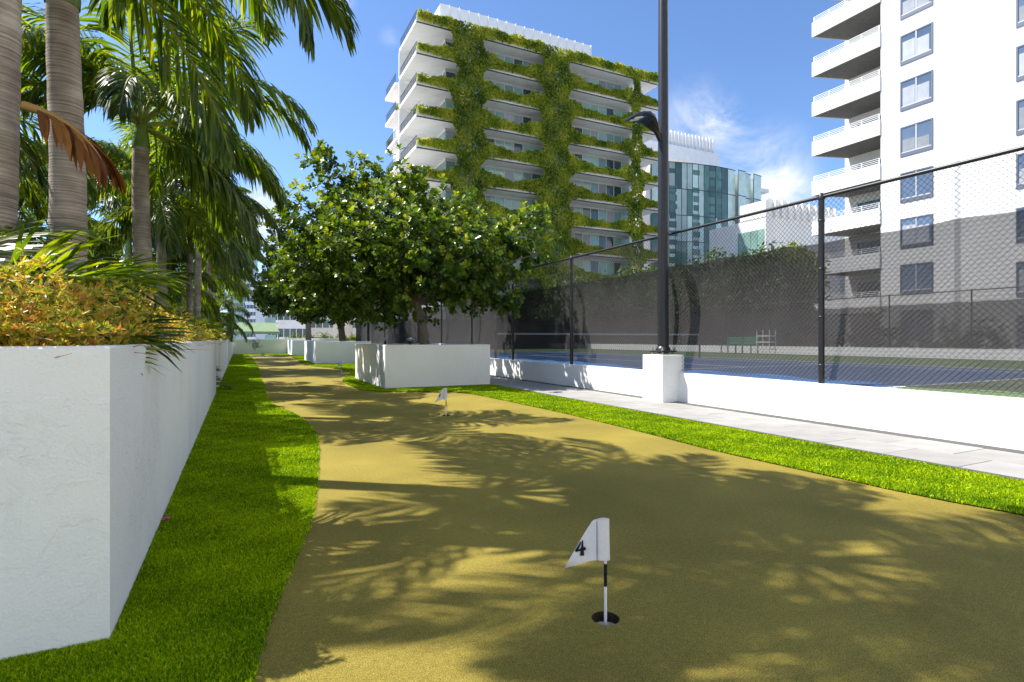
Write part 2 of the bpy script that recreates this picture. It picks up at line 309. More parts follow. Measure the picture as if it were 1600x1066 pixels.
def bark():
    m, t, b = new_mat('ringed palm bark'); b.inputs['Roughness'].default_value = 0.85; b.inputs['Specular IOR Level'].default_value = 0.2
    co = N(t, 'ShaderNodeTexCoord'); mp = N(t, 'ShaderNodeMapping'); mp.inputs['Scale'].default_value = (1.2, 1.2, 75); L(t, co.outputs['Object'], mp.inputs[0])
    n = N(t, 'ShaderNodeTexNoise'); n.inputs['Scale'].default_value = 1.0; n.inputs['Detail'].default_value = 5; n.inputs['Roughness'].default_value = 0.6; L(t, mp.outputs[0], n.inputs['Vector'])
    n2 = N(t, 'ShaderNodeTexNoise'); n2.inputs['Scale'].default_value = 4; n2.inputs['Detail'].default_value = 8; L(t, co.outputs['Object'], n2.inputs['Vector'])
    r = N(t, 'ShaderNodeValToRGB'); e = r.color_ramp.elements; e[0].position = 0.33; e[0].color = (0.20,0.155,0.13,1); e[1].position = 0.56; e[1].color = (0.48,0.42,0.36,1)
    L(t, n.outputs[0], r.inputs[0])
    x = N(t, 'ShaderNodeMix', data_type='RGBA', blend_type='MULTIPLY'); x.inputs[0].default_value = 0.7; L(t, r.outputs[0], x.inputs[6])
    r2 = N(t, 'ShaderNodeValToRGB'); r2.color_ramp.elements[0].position = 0.32; r2.color_ramp.elements[0].color = (0.34,0.28,0.25,1); r2.color_ramp.elements[1].position = 0.68; r2.color_ramp.elements[1].color = (1.25,1.2,1.15,1)
    L(t, n2.outputs[0], r2.inputs[0]); L(t, r2.outputs[0], x.inputs[7]); L(t, x.outputs[2], b.inputs['Base Color'])
    bp = N(t, 'ShaderNodeBump'); bp.inputs['Strength'].default_value = 0.7; bp.inputs['Distance'].default_value = 0.012; L(t, n.outputs[0], bp.inputs['Height']); L(t, bp.outputs[0], b.inputs['Normal'])
    return m
M['bark'] = bark()
def fabric(name, col, cover, trans=0.0):
    m, t, b = new_mat(name); b.inputs['Roughness'].default_value = 0.9; b.inputs['Specular IOR Level'].default_value = 0.1
    co = N(t, 'ShaderNodeTexCoord'); n = N(t, 'ShaderNodeTexNoise'); n.inputs['Scale'].default_value = 1.4; n.inputs['Detail'].default_value = 6; L(t, co.outputs['Object'], n.inputs['Vector'])
    r = N(t, 'ShaderNodeMapRange'); r.inputs[1].default_value = 0.3; r.inputs[2].default_value = 0.7; r.inputs[3].default_value = 0.88; r.inputs[4].default_value = 1.1; L(t, n.outputs[0], r.inputs[0])
    v = N(t, 'ShaderNodeVectorMath', operation='SCALE'); v.inputs[0].default_value = col; L(t, r.outputs[0], v.inputs['Scale']); L(t, v.outputs[0], b.inputs['Base Color'])
    tr = N(t, 'ShaderNodeBsdfTransparent'); mx = N(t, 'ShaderNodeMixShader')
    # coarse weave modulation of the cover
    mp = N(t, 'ShaderNodeMapping'); mp.inputs['Scale'].default_value = (1, 1, 1); L(t, co.outputs['Object'], mp.inputs[0])
    wv = N(t, 'ShaderNodeTexWave', bands_direction='Z'); wv.inputs['Scale'].default_value = 7.0; wv.inputs['Distortion'].default_value = 1.5; L(t, mp.outputs[0], wv.inputs['Vector'])
    c = N(t, 'ShaderNodeMapRange'); c.inputs[3].default_value = cover-0.025; c.inputs[4].default_value = cover+0.025; L(t, wv.outputs['Fac'], c.inputs[0])
    L(t, c.outputs[0], mx.inputs[0]); L(t, tr.outputs[0], mx.inputs[1]); L(t, b.outputs[0], mx.inputs[2]); L(t, mx.outputs[0], t.nodes['Material Output'].inputs['Surface'])
    return m
M['screen'] = fabric('grey windscreen mesh', (0.066, 0.0625, 0.064), 0.765)
M['farscreen'] = fabric('dark windscreen mesh', (0.03, 0.032, 0.03), 0.80)
# ------------------------------------------------------------------ ground, deck, court
def poly_sheet(name, outer, z, mat, holes=(), **kw):
    cu = bpy.data.curves.new(name, 'CURVE'); cu.dimensions = '2D'; cu.fill_mode = 'BOTH'
    for loop in [outer]+list(holes):
        s = cu.splines.new('POLY'); s.points.add(len(loop)-1); s.use_cyclic_u = True
        for i, p in enumerate(loop): s.points[i].co = (p[0], p[1], 0, 1)
    ob = bpy.data.objects.new('tmp', cu); C.objects.link(ob)
    dg = bpy.context.evaluated_depsgraph_get(); me = bpy.data.meshes.new_from_object(ob.evaluated_get(dg)); bpy.data.objects.remove(ob)
    me.name = name; me.materials.clear(); me.materials.append(mat)
    for v in me.vertices: v.co.z = z
    flip = me.polygons and me.polygons[0].normal.z < 0
    if flip: me.flip_normals()
    return link(name, me, kind=kw.get('kind', 'structure'), **{k: v for k, v in kw.items() if k != 'kind'})
b = MB(); b.box(-3000, -3000, -9, 3000, 3000, -8); b.build('city_ground', M['city'], kind='structure')
b = MB(); b.box(-8, -4, -8, 7.0, 60, -0.16); b.build('roof_deck', M['deck'], kind='structure')
b = MB(); b.box(7.005, -3.9, -8, 26.4, 44, 0.325); b.build('court_slab', M['deck'], kind='structure')
cup_px = [(946, 966), (697, 649), (534, 583), (413, 563)]
cups = [gp(*p) for p in cup_px]
cup_loops = [[(c.x+0.056*math.cos(a*2*PI/32), c.y+0.056*math.sin(a*2*PI/32)) for a in range(32)] for c in cups]
poly_sheet('putting_green', [(-1.4,-4),(5.49,-4),(5.49,44.6),(-1.4,44.6)], 0.0, M['green'], cup_loops)
# turf outlines read from the photograph
def smooth(pts, it=2):
    for _ in range(it):
        q = [pts[0]]
        for a, c in zip(pts, pts[1:]): q += [a*0.75+c*0.25, a*0.25+c*0.75]
        q.append(pts[-1]); pts = q
    return pts
left_edge = [gp(*p) for p in [(384,554),(391,557),(401,568),(408,590),(417,619),(425,633),(453,644),(470,654),(484,665.6),(494,678),(498,695),(498,718),(495.6,743),(494,771),(491,796),(481.5,827),(468,862),(440,925),(415,990),(395,1064),(372,1180),(340,1400)]]
left_edge = smooth(left_edge)
left_poly = [(p.x, p.y) for p in left_edge] + [(-0.2,0.4),(-1.4,0.4),(-1.4,2.42)] + [(-1.4,44.5),(0.5,44.5)]
right_edge = smooth([gp(*p) for p in [(392,555),(452,556.5),(462,561),(470,566.5),(478,571),(500,574),(522,575.5),(543,580),(549,585),(541,590),(533,597),(555.5,607),(578,612),(633,613),(690,612),(734,615.5),(762,621),(820,633),(900,650.5),(980,670),(1050,688),(1119.5,706),(1251,735),(1445,778),(1600,806),(1900,868),(2600,1010)]], 1)
right_poly = [(p.x, p.y) for p in right_edge] + [(5.485, right_edge[-1].y), (5.485, 44.5), (0.4, 44.5)]
poly_sheet('turf_bed', left_poly, 0.006, M['turfbase'])
poly_sheet('turf_bed', right_poly, 0.010, M['turfbase'])
def inpoly(x, y, poly):
    ins = np.zeros(len(x), bool); n = len(poly); j = n-1
    for i in range(n):
        xi, yi = poly[i]; xj, yj = poly[j]
        cnd = ((yi > y) != (yj > y)) & (x < (xj-xi)*(y-yi)/((yj-yi) if yj != yi else 1e-9)+xi)
        ins ^= cnd; j = i
    return ins
planters = [(2.91, 12.25, 5.47, 15.75, 0.99), (3.04, 25.7, 5.47, 30.5, 1.02), (3.24, 40.5, 5.47, 44.4, 1.04)]
rng = np.random.default_rng(5)
def turf(poly, zones, name, label):
    xs = []; ys = []; hs = []
    P = np.array(poly)
    for (y0, y1, dens, hgt) in zones:
        x0, x1 = P[:,0].min(), P[:,0].max(); n = int((x1-x0)*(y1-y0)*dens)
        x = rng.uniform(x0, x1, n); y = rng.uniform(y0, y1, n)
        k = inpoly(x, y, poly)
        for (a, c, e, f, _) in planters: k &= ~((x > a) & (x < e) & (y > c) & (y < f))
        k &= ~((x < -0.425) & (y > 2.5) & ~((y > 12.9) & (y < 14.2)) & ~((y > 25.0) & (y < 26.5)))
        x, y = x[k], y[k]
        # keep only what the camera could see with a margin
        d = x*math.sin(YAW)+y*math.cos(YAW); lat = x*math.cos(YAW)-y*math.sin(YAW)
        k = (d > -1.0) & (np.abs(lat/np.maximum(d+1.2, .1)) < 1.5)
        xs.append(x[k]); ys.append(y[k]); hs.append(np.full(k.sum(), hgt))
    x = np.concatenate(xs); y = np.concatenate(ys); h = np.concatenate(hs)
    n = len(x); x = x+np.where(x > -.40, rng.normal(0, .008, n), 0); y = y+rng.normal(0, .008, n); patch = .10*np.sin(x*3.1+1)*np.sin(y*2.3)+.07*np.sin(x*9+y*7)+.05*np.sin(y*17-x*6)
    h = h*rng.uniform(0.5, 1.25, n); wdt = 0.0011+0.05*h
    d = x*math.sin(YAW)+y*math.cos(YAW); wdt = np.maximum(wdt, 0.0009*d)
    a = rng.uniform(0, 2*PI, n); lean = rng.uniform(0.2, 1.0, n)*h; la = a+rng.normal(0, 1.2, n)
    ux, uy = np.cos(a)*wdt, np.sin(a)*wdt; lx, ly = np.cos(la)*lean, np.sin(la)*lean
    z0 = np.full(n, 0.006)
    V = np.stack([np.stack([x-ux, y-uy, z0], 1), np.stack([x+ux, y+uy, z0], 1),
                  np.stack([x+ux*.8+lx*.35, y+uy*.8+ly*.35, z0+h*.6], 1), np.stack([x-ux*.8+lx*.35, y-uy*.8+ly*.35, z0+h*.6], 1),
                  np.stack([x+lx, y+ly, z0+h], 1)], 1)
    me = np_mesh(name, V, [(0,1,2,3), (3,2,4)], 5, np.clip(rng.normal(0.47, 0.26, n)+patch, 0, 1), [M['blade']])
    return link(name, me, label=label, category='artificial grass', kind='stuff')
turf(left_poly, [(0.9,3.0,78000,0.0125), (3.0,5.0,46000,0.014), (5.0,9.0,17000,0.02), (9.0,16,8000,0.022), (16,44.5,2400,0.025)], 'turf_grass', 'bright green artificial grass along the foot of the left planter wall')
turf(right_poly, [(-3.0,-1.0,9000,0.02), (-1.0,3.5,16000,0.02), (3.5,7.0,14000,0.02), (7.0,13,8000,0.022), (13,20,3500,0.025), (20,44.5,1500,0.03)], 'turf_grass', 'bright green artificial grass band between putting surface and paving')
# paving of separate slabs, its border strips
M['paver'] = pmat('pale limestone paver', (0.31, 0.302, 0.288), 0.7, 0.3, var=0.12, vscale=3.5, bump=0.15, bscale=40, dirt=(0.26,0.24,0.22), dscale=7, damt=0.45, bdist=0.003, rvar=0.09)
b = MB(); b.box(5.475, -4, -0.155, 5.53, 44.6, 0.022); b.build('paving_edging', M['greyline'], kind='structure')
b = MB(); b.box(5.53, -4, -0.155, 6.82, 44.6, -0.01); pave = b.build('pavement', M['greyline'], kind='structure')
pw, pl = 0.64, 0.62
b = MB(); b.box(0.003, 0.003, -0.009, pw-0.003, pl-0.003, 0.012, bev=0.003); pm = b.mesh('paver', M['paver'])
for j in range(76):
    for i in range(2):
        y = -2.4+j*pl+(0.31 if i else 0)
        if y > 44: continue
        link('paver', pm, pave, (5.535+i*pw, y, random.uniform(-0.0015, 0.0015)))
b = MB(); b.box(6.775, -4, -0.155, 6.945, 44.6, 0.0165); b.build('drain_strip', M['greyline'], kind='structure')
# tennis court
M['courtgreen'] = pmat('green acrylic court', (0.10, 0.15, 0.065), 0.8, 0.2, var=0.08, vscale=2, rvar=0)
M['courtblue'] = pmat('blue acrylic court', (0.035, 0.085, 0.19), 0.8, 0.2, var=0.08, vscale=2)
M['line'] = pmat('white line paint', (0.75, 0.75, 0.73), 0.7, 0.2)
b = MB(); b.box(7.17, -3.9, 0.325, 25.6, 43.9, 0.335); court = b.build('tennis_court', M['courtgreen'], kind='structure')
b = MB(); b.box(7.18, 5.25, 0.335, 17.7, 29.1, 0.340); b.build('court_playing_area', M['courtblue'], court)
b = MB()
for (x0, y0, x1, y1) in [(7.18,5.2,17.75,5.27), (17.62,5.27,17.7,29.1), (9.0,5.27,9.06,29.1), (16.3,5.27,16.36,29.1), (9.06,10.8,16.3,10.86), (12.65,10.86,12.7,23.5), (9.06,23.5,16.3,23.56)]:
    b.box(x0, y0, 0.340, x1, y1, 0.3445)
b.build('court_lines', M['line'], court)
# ------------------------------------------------------------------ walls
b = MB(); b.box(7.0-0.05, -6, -0.155, 7.16, 37.9, 0.52, bev=0.008); b.build('court_wall', M['stucco'], label='low white stucco wall carrying the near chain link fence', category='wall')
b = MB(); b.box(25.65, -14, 0.336, 25.9, 43.8, 0.74); b.build('court_wall', M['stucco'], label='far low white kerb wall on the opposite side of the blue court', category='wall')
def ring_wall(x0, y0, x1, y1, h, w_, bv=.008):
    b = MB(); z0 = -0.155
    o = [(x0,y0),(x1,y0),(x1,y1),(x0,y1)]; i_ = [(x0+w_,y0+w_),(x1-w_,y0+w_),(x1-w_,y1-w_),(x0+w_,y1-w_)]
    ob = [(x0+bv,y0+bv),(x1-bv,y0+bv),(x1-bv,y1-bv),(x0+bv,y1-bv)]
    vs = [(x,y,z0) for x,y in o]+[(x,y,h-bv) for x,y in o]+[(x,y,h) for x,y in ob]+[(x,y,h) for x,y in i_]+[(x,y,z0) for x,y in i_]
    fs = []
    for r in range(4):
        for k in range(4): k2 = (k+1) % 4; fs.append((r*4+k, r*4+k2, r*4+4+k2, r*4+4+k))
    b.add(vs, fs); return b
def wall_planter(y0, y1, h, label):
    t = thing('planter', (-0.43, y0, 0), label, 'planter', 'white stucco planters along the left side')
    Ly = y1-y0; ring_wall(-5.4, 0, 0, Ly, h, .16).build('wall', M['stucco'], t)
    b = MB(); b.box(-5.23, 0.163, -0.15, -0.163, Ly-0.163, h-0.1); b.build('soil_fill', M['soil'], t)
    return t
wall_planter(2.49, 12.84, 1.094, 'long white stucco planter in the left foreground with orange shrubs on top')
wall_planter(14.3, 25.0, 1.094, 'second white stucco planter on the left, behind the foreground one')
wall_planter(26.5, 44.4, 1.094, 'third white planter on the left, nearest the far end wall')
b = MB(); b.box(-5, 44.6, -0.155, 3.2, 44.8, 1.12, bev=0.01); b.build('end_wall', M['cream'], label='pale cream end wall closing the putting green at the back', category='wall')
b = MB(); b.box(3.21, 44.62, -0.155, 7.4, 44.82, 1.18, bev=0.01); b.build('end_wall', M['stucco'], label='white end wall behind the farthest tree planter', category='wall')
for (x0, y0, x1, y1, h), lb in zip(planters, ['large white box planter with the big tree, behind the middle flag', 'white box planter with the second tree, half hidden behind the large one', 'farthest white box planter beside the cream end wall']):
    t = thing('box_planter', ((x0+x1)/2, (y0+y1)/2, 0), lb, 'planter', 'white box planters on the putting green')
    hx, hy = (x1-x0)/2, (y1-y0)/2
    ring_wall(-hx, -hy, hx, hy, h, .15).build('wall', M['stucco'], t)
    b = MB(); b.box(-hx+0.151, -hy+0.152, -0.15, hx-0.151, hy-0.152, h-0.12); b.build('soil_fill', M['soil'], t)
# metal wall ornament on the end wall
b = MB()
oc = at(397, 537, 40.2); rr = random.Random(3)
for k in range(7):
    a = rr.uniform(0, 2*PI); p0 = Vector((rr.uniform(-.25,.25), 0, rr.uniform(-.2,.2)))
    b.tube([p0+Vector((math.cos(a+s*0.9)*0.07*s, 0.02*math.sin(s), math.sin(a+s*0.9)*0.08*s)) for s in range(6)], 0.013, 5)
b.build('wall_ornament', M['darkrail'], None, (oc.x, 44.56, oc.z), label='thin curly metal ornament hung on the cream end wall', category='wall ornament')
# ------------------------------------------------------------------ chain link fence
WIRE = 0.0026
def link_panel(wd, ht, p=0.049):
    """woven chain-link: zig-zag wires interlocked, local x along the bay, z up"""
    dx = p*math.sqrt(2)/4; dz = 2*dx
    nx = int(wd/(2*dx)); nz = int(ht/dz)
    dx = wd/(2*nx); dz = ht/nz
    P0 = []; P1 = []
    for i in range(nx):
        xc = (i+0.5)*2*dx
        for j in range(nz):
            s = 1 if (i+j) % 2 == 0 else -1
            P0.append((xc-s*dx*1.04, 0.003*s, j*dz)); P1.append((xc+s*dx*1.04, -0.003*s, (j+1)*dz))
    A = np.array(P0); B = np.array(P1); T = nrm(B-A); U = np.array([0,1.0,0])[None]-T*T[:, 1:2]; U = nrm(U); W = np.cross(T, U)
    vs = []
    for e in (A, B):
        for k in range(3):
            a = 2*PI*k/3; vs.append(e+(U*math.cos(a)+W*math.sin(a))*WIRE)
    V = np.stack(vs, 1)
    return np_mesh('chain_link', V, [(0,1,4,3), (1,2,5,4), (2,0,3,5)], 6, None, [M['blackmetal']])
BAY = 3.12; FX = 7.05; Z0 = 0.52; Z1 = 3.04
panel = link_panel(BAY, Z1-Z0-0.03)
def fence(x, ys, label, z0, wire_panel, r=0.038):
    t = thing('chain_link_fence', (x, ys[0], z0), label, 'fence', 'chain link fences around the tennis court')
    hh = Z1-z0
    b = MB(); b.tube([(0,0,0),(0,0,hh)], r, 12); b.lathe([(r+.008,hh-.03),(r+.008,hh+.02),(r*.6,hh+.05),(0,hh+.06)], 12)
    for zz in (0.25, 0.9, 1.55, 2.2):
        if zz < hh: b.lathe([(r,zz-.012),(r+.004,zz-.012),(r+.004,zz+.012),(r,zz+.012)], 12)
    pm = b.mesh('post', M['black'])
    for y in ys: link('post', pm, t, (0, y-ys[0], 0))
    b = MB(); b.tube([(0,-0.05,hh),(0,ys[-1]-ys[0]+0.05,hh)], 0.024, 10); b.build('top_rail', M['black'], t)
    b = MB(); b.tube([(-0.02,0,0.05),(-0.02,ys[-1]-ys[0],0.05)], 0.003, 5); b.build('tension_wire', M['blackmetal'], t)
    for y in ys[:-1]:
        o = link('chain_link', wire_panel, t, (-0.006, y-ys[0], 0.02)); o.rotation_euler = (0, 0, PI/2); o['kind'] = 'stuff'
    return t
ys = [4.81+BAY*k for k in range(-3, 11)]
fence(FX, ys, 'near black chain link fence along the top of the white wall', Z0, panel)
fy = [-10.0+3.05*k for k in range(0, 18)]
fence(25.75, fy, 'far black chain link fence on the opposite side of the court', 0.74, link_panel(3.05, Z1-0.78, 0.0445*1.6), 0.03)
# windscreens
def screen(x, y0, y1, zb, zt, mat, bulge, label, bay, phase):
    ny = int((y1-y0)/0.16); nz_ = 14; vs = []; fs = []
    r_ = np.random.default_rng(int(abs(x)*10))
    for j in range(ny+1):
        y = y0+(y1-y0)*j/ny; ph = ((y-phase)/bay) % 1.0
        sag = 0.03*math.sin(PI*((y*1.7) % 1.0))
        for k in range(nz_+1):
            s = k/nz_; z = zb+(zt-zb)*s
            bl = bulge*(math.sin(PI*min(1, (1-s)*1.0)**0.8)*0.9+0.35*(1-s))*(0.72+0.28*math.sin(PI*ph)) + 0.012*math.sin(y*5.1+s*4)+0.008*math.sin(y*11+2*s)
            zz = z-(0.035*abs(math.sin(y*2.9)) if k == nz_ else 0)+(0.012*math.sin(y*1.3)+0.012*math.sin(y*4.7) if k == 0 else 0)
            vs.append((0.035+max(bl, -0.02), y-y0, zz))
    for j in range(ny):
        for k in range(nz_):
            a = j*(nz_+1)+k; fs.append((a, a+nz_+1, a+nz_+2, a+1))
    b = MB(); b.add(vs, fs, 0, True)
    return b.build('windscreen', mat, None, (x, y0, 0), label=label, category='windscreen')
screen(FX+0.03, ys[0], ys[-1], 0.57, 2.46, M['screen'], 0.20, 'grey see-through windscreen fabric tied along the near fence', BAY, ys[0])
screen(25.78, fy[0], fy[-1], 0.78, 2.62, M['farscreen'], 0.05, 'dark windscreen fabric tied along the far fence', 3.05, fy[0])
b = MB(); b.box(0, -0.02, 0.0, 18.6, 0.02, 2.2); e = b.build('windscreen', M['farscreen'], None, (7.1, 38.2, 0.345), label='dark windscreen closing the far end of the court', category='windscreen')
# small dark corner windscreen panel and gate post at the fence end
t = thing('light_post', (6.75, ys[-1]-3.4, 0), 'tall black post standing at the far end of the near fence', 'post')
b = MB(); b.tube([(0,0,0.005),(0,0,4.3)], 0.085, 12); b.build('pole', M['black'], t)
b = MB(); b.box(-.15,-.15,-.01,.15,.15,.05); b.build('base_plate', M['black'], t)
# net across the court
t = thing('tennis_net', (7.9, 17.2, 0.345), 'tennis net stretched across the blue court behind the windscreen', 'net')
b = MB(); b.tube([(0,0,0),(0,0,1.07)], 0.04, 8); pm = b.mesh('net_post', M['black']); link('net_post', pm, t, (0,0,0)); link('net_post', pm, t, (9.4,0,0))
b = MB(); b.box(0.04, -0.012, 0.93, 9.36, 0.012, 0.99); b.build('net_band', M['line'], t)
b = MB()
for k in range(95): b.box(0.06+k*0.098, -0.0015, 0.06, 0.063+k*0.098, 0.0015, 0.93)
for k in range(10): b.box(0.05, -0.0035, 0.08+k*0.09, 9.35, -0.002, 0.083+k*0.09)
o = b.build('net_mesh', M['blackmetal'], t); o['kind'] = 'stuff'
# court-side seats and a white cart
def bench(px, lb, i):
    X = 24.3; Y = onX(px, X)
    t = thing('court_bench', (X, Y, 0.337), lb, 'bench', None)
    m = M['benchgreen']
    b = MB()
    for k in range(3): b.box(-.28+k*.19, -.55, .42, -.12+k*.19, .55, .46)
    b.build('seat', m, t); b = MB()
    for k in range(3): b.box(.29, -.55, .52+k*.14, .32, .55, .62+k*.14)
    b.build('backrest', m, t)
    for sx, sy in ((-.24,-.5),(-.24,.5),(.27,-.5),(.27,.5)):
        b = MB(); b.box(sx-.025, sy-.025, 0, sx+.025, sy+.025, .42 if sx < 0 else .92); b.build('leg', m, t)
M['benchgreen'] = pmat('teal green plastic', (0.05, 0.22, 0.16), 0.6, 0.3)
bench(1143, 'teal bench beyond the court, left one of the pair', 0); bench(1166, 'teal bench beyond the court, right one of the pair', 1)
X = 24.4; Y = onX(1197, X); t = thing('court_cart', (X, Y, 0.337), 'small white two-shelf cart standing beyond the court beside the benches', 'cart')
for zz in (.25, .6, .92):
    b = MB(); b.box(-.25, -.4, zz, .25, .4, zz+.05); b.build('shelf', M['whitepaint'], t)
for sx, sy in ((-.23,-.38),(-.23,.38),(.23,-.38),(.23,.38)):
    b = MB(); b.tube([(sx,sy,0),(sx,sy,1.25)], .02, 6); b.build('upright', M['whitepaint'], t)
# ------------------------------------------------------------------ light pole on pedestal
b = MB(); b.box(6.60, 7.42, -0.155, 7.10, 7.95, 0.84, bev=0.006); b.build('pedestal', M['stucco'], label='square white stucco pedestal under the tall black lamp pole', category='pedestal')
t = thing('lamp_pole', (6.85, 7.685, 0.84), 'tall black area-light pole rising from the white pedestal', 'lamp pole')
b = MB(); b.tube([(0,0,0.02),(0,0,4),(0,0,9.0)], [0.1,0.092,0.075], 24); b.build('pole', M['black'], t)
b = MB(); b.box(-.17,-.17,0.045,.17,.17,.075, bev=.008); b.lathe([(.13,.075),(.125,.12),(.105,.14),(.1,.15)], 24); b.build('base_plate', M['black'], t)
b = MB()
for sx in (-1,1):
    for sy in (-1,1): b.lathe([(.026,.075),(.026,.105),(.014,.105),(.014,.13),(0,.13)], 6, c=(sx*.135,sy*.135,0), sm=False); b.tube([(sx*.135,sy*.135,0.0),(sx*.135,sy*.135,.05)], .016, 8)
b.build('anchor_bolts', M['bolts'], t)
# luminaire: tapered bracket then broad flat wing head pointing left
def fixture():
    b = MB(); z = 4.02
    b.tube([(-.06,0,z-.16),(-.16,0,z-.02),(-.26,0,z+.12)], [.05,.045,.055], 8); b.build('bracket', M['black'], t)
    secs = [(-.14,.05,z-.02,.09),(-.22,.12,z+.08,.11),(-.32,.18,z+.16,.11),(-.44,.20,z+.195,.09),(-.58,.20,z+.185,.06),(-.74,.17,z+.135,.03)]
    vs = []; fs = []
    for (x, hw, zc, th) in secs:
        for (yy, zz) in [(-hw,-.3*th),(-hw*.6,-.5*th),(hw*.6,-.5*th),(hw,-.3*th),(hw*.85,.35*th),(hw*.35,.6*th),(-hw*.35,.6*th),(-hw*.85,.35*th)]: vs.append((x, yy, zc+zz))
    for i in range(len(secs)-1):
        for k in range(8): k2 = (k+1) % 8; fs.append((i*8+k, i*8+k2, (i+1)*8+k2, (i+1)*8+k))
    fs += [tuple(range(7,-1,-1)), tuple(range(40,48))]
    b = MB(); b.add(vs, fs); hd = b.build('lamp_head', M['black'], t)
    for yy in (-.055, .055):
        b = MB(); b.obox((-.60,yy,z+.128), (.955,0,.296), (0,1,0), (-.296,0,.955), .09,.026,.012); b.build('lens_strip', M['whitepaint'], hd)
fixture()
# small mushroom lights behind the large tree
for px, lb in ((602, 'low mushroom-shaped light on the big planter, left one'), (641, 'low mushroom-shaped light on the big planter, near the trunk')):
    X = onY(px, 15.3); t = thing('mushroom_light', (X, 15.3, 0.86), lb, 'garden light')
    b = MB(); b.tube([(0,0,0),(0,0,.26)], .03, 10); b.build('stem', M['greyline'], t)
    b = MB(); b.lathe([(.02,.20),(.095,.245),(.1,.262),(.06,.29),(0,.298)], 20); b.build('cap', M['whitepaint'], t)
# ------------------------------------------------------------------ practice flags
M['flagcloth'] = pmat('white flag nylon', (0.72, 0.71, 0.74), 0.7, 0.2, var=0.04, vscale=60)
M['ink'] = pmat('black ink', (0.012, 0.012, 0.02), 0.6, 0.2)
M['cupdark'] = pmat('cup plastic', (0.55, 0.54, 0.5), 0.6, 0.3, dirt=(0.1,0.08,0.05), dscale=30, damt=0.8)
def flag(i, digit, label, rz=0.0, sc_=1.0):
    c = cups[i]
    t = thing('practice_flag', (c.x, c.y, 0), label, 'golf flag', 'numbered putting flags on the green', rz=-YAW+rz)
    b = MB(); b.tube([(0,0,-.14),(0,0,.02),(0,0,.128)], .0062, 12); b.tube([(0,0,.2192),(0,0,.385)], .0062, 12); b.build('pole', M['whitepaint'], t)
    b = MB(); b.tube([(0,0,.1282),(0,0,.219)], .0066, 12); b.build('black_band', M['ink'], t)
    b = MB(); b.lathe([(.0565,0.0),(.0560,-.004),(.0555,-.042)], 32); b.build('hole_edge', M['soil'], t)  # dark soil ring, its colour also carries the turf rim's shade
    b = MB(); b.lathe([(.0555,-.042),(.054,-.044),(.054,-.155),(.052,-.15),(.012,-.15),(.012,-.13),(0,-.13)], 32); b.build('cup', M['cupdark'], t)
    # cloth: wide sleeve round the pole and a wing tapering to a tip on the left
    S = 2.2/860
    def q(px, py): return ((px-438)/5.075*S, 0, (940-py)/5.075*S)
    top = [(340,156),(365,147),(420,143),(456,150)]; seam = 365
    b = MB(); r = .018
    ring = []
    n = 20
    for k in range(n):
        a = 2*PI*k/n; ring.append((math.cos(a)*.0262-.0098, math.sin(a)*.0105))
    z_t0, z_t1 = q(0,152)[2], q(0,150)[2]; zb = q(0,476)[2]
    vs = [(x-.001, y, z_t1+.002*math.cos(x*80)) for x, y in ring]+[(x, y, (z_t1+zb)/2) for x, y in ring]+[(x+.002, y, zb) for x, y in ring]
    fs = []
    for l in range(2):
        for k in range(n): k2 = (k+1) % n; fs.append((l*n+k, l*n+k2, (l+1)*n+k2, (l+1)*n+k))
    b.add(vs, fs, 0, True); b.build('flag_sleeve', M['flagcloth'], t)
    b = MB(); nu, nv = 14, 10; vs = []
    A, B_, Cc = Vector(q(366,148)), Vector(q(368,474)), Vector(q(95,555)); D = Vector(q(338,157))
    tipT = Cc+Vector((.004,0,.008))
    for u in range(nu+1):
        s = u/nu
        tp = A.lerp(D, min(1, s/0.12)) if s < .12 else D.lerp(tipT, (s-.12)/.88); bt = B_.lerp(Cc, s)+Vector((0,0,.006*math.sin(PI*s)))
        for v in range(nv+1):
            p = tp.lerp(bt, v/nv); p.y += .008*math.sin(s*5+v*.25)*s*1.2-0.004*s+0.011*(1-min(1,s*4))*-0.6; vs.append(p)
    fs = [(u*(nv+1)+v, u*(nv+1)+v+1, (u+1)*(nv+1)+v+1, (u+1)*(nv+1)+v) for u in range(nu) for v in range(nv)]
    vs2 = [Vector((p.x, p.y+.0012, p.z)) for p in vs]; k = len(vs)
    rim = []
    b.add(vs, fs, 0, True); b.add(vs2, [tuple(reversed(f)) for f in fs], 0, True); fl = b.build('flag_cloth', M['flagcloth'], t)
    def bars(lst):
        b = MB()
        for (x0,y0,x1,y1,w0,w1) in lst:
            p0, p1 = Vector(q(x0,y0)), Vector(q(x1,y1)); d = (p1-p0).normalized(); s = Vector((d.z,0,-d.x)); k = S/5.075/2
            pts = [p0-s*w0*k, p0+s*w0*k, p1+s*w1*k, p1-s*w1*k]
            f = [Vector((p.x, -.0115, p.z)) for p in pts]; bk = [Vector((p.x, -.0105, p.z)) for p in pts]
            b.add(f+bk, [(0,1,2,3),(7,6,5,4),(0,4,5,1),(1,5,6,2),(2,6,7,3),(3,7,4,0)])
        b.build('printed_number', M['ink'], fl)
    if digit == 4: bars([(252,312,250,434,10,32),(240,325,200,402,10,22),(200,398,278,376,10,26)])
    else: bars([(262,300,238,400,30,30)])
    b = MB(); p0, p1 = q(366,165), q(368,468); b.tube([(p0[0],-.0085,p0[2]),(p1[0],-.0085,p1[2])], .0007, 4); b.build('seam', M['ink'], fl)
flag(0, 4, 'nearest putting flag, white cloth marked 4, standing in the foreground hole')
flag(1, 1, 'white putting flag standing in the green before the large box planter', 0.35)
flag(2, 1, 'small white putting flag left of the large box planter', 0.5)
flag(3, 1, 'farthest putting flag, tiny near the far end of the left turf', 0.6)
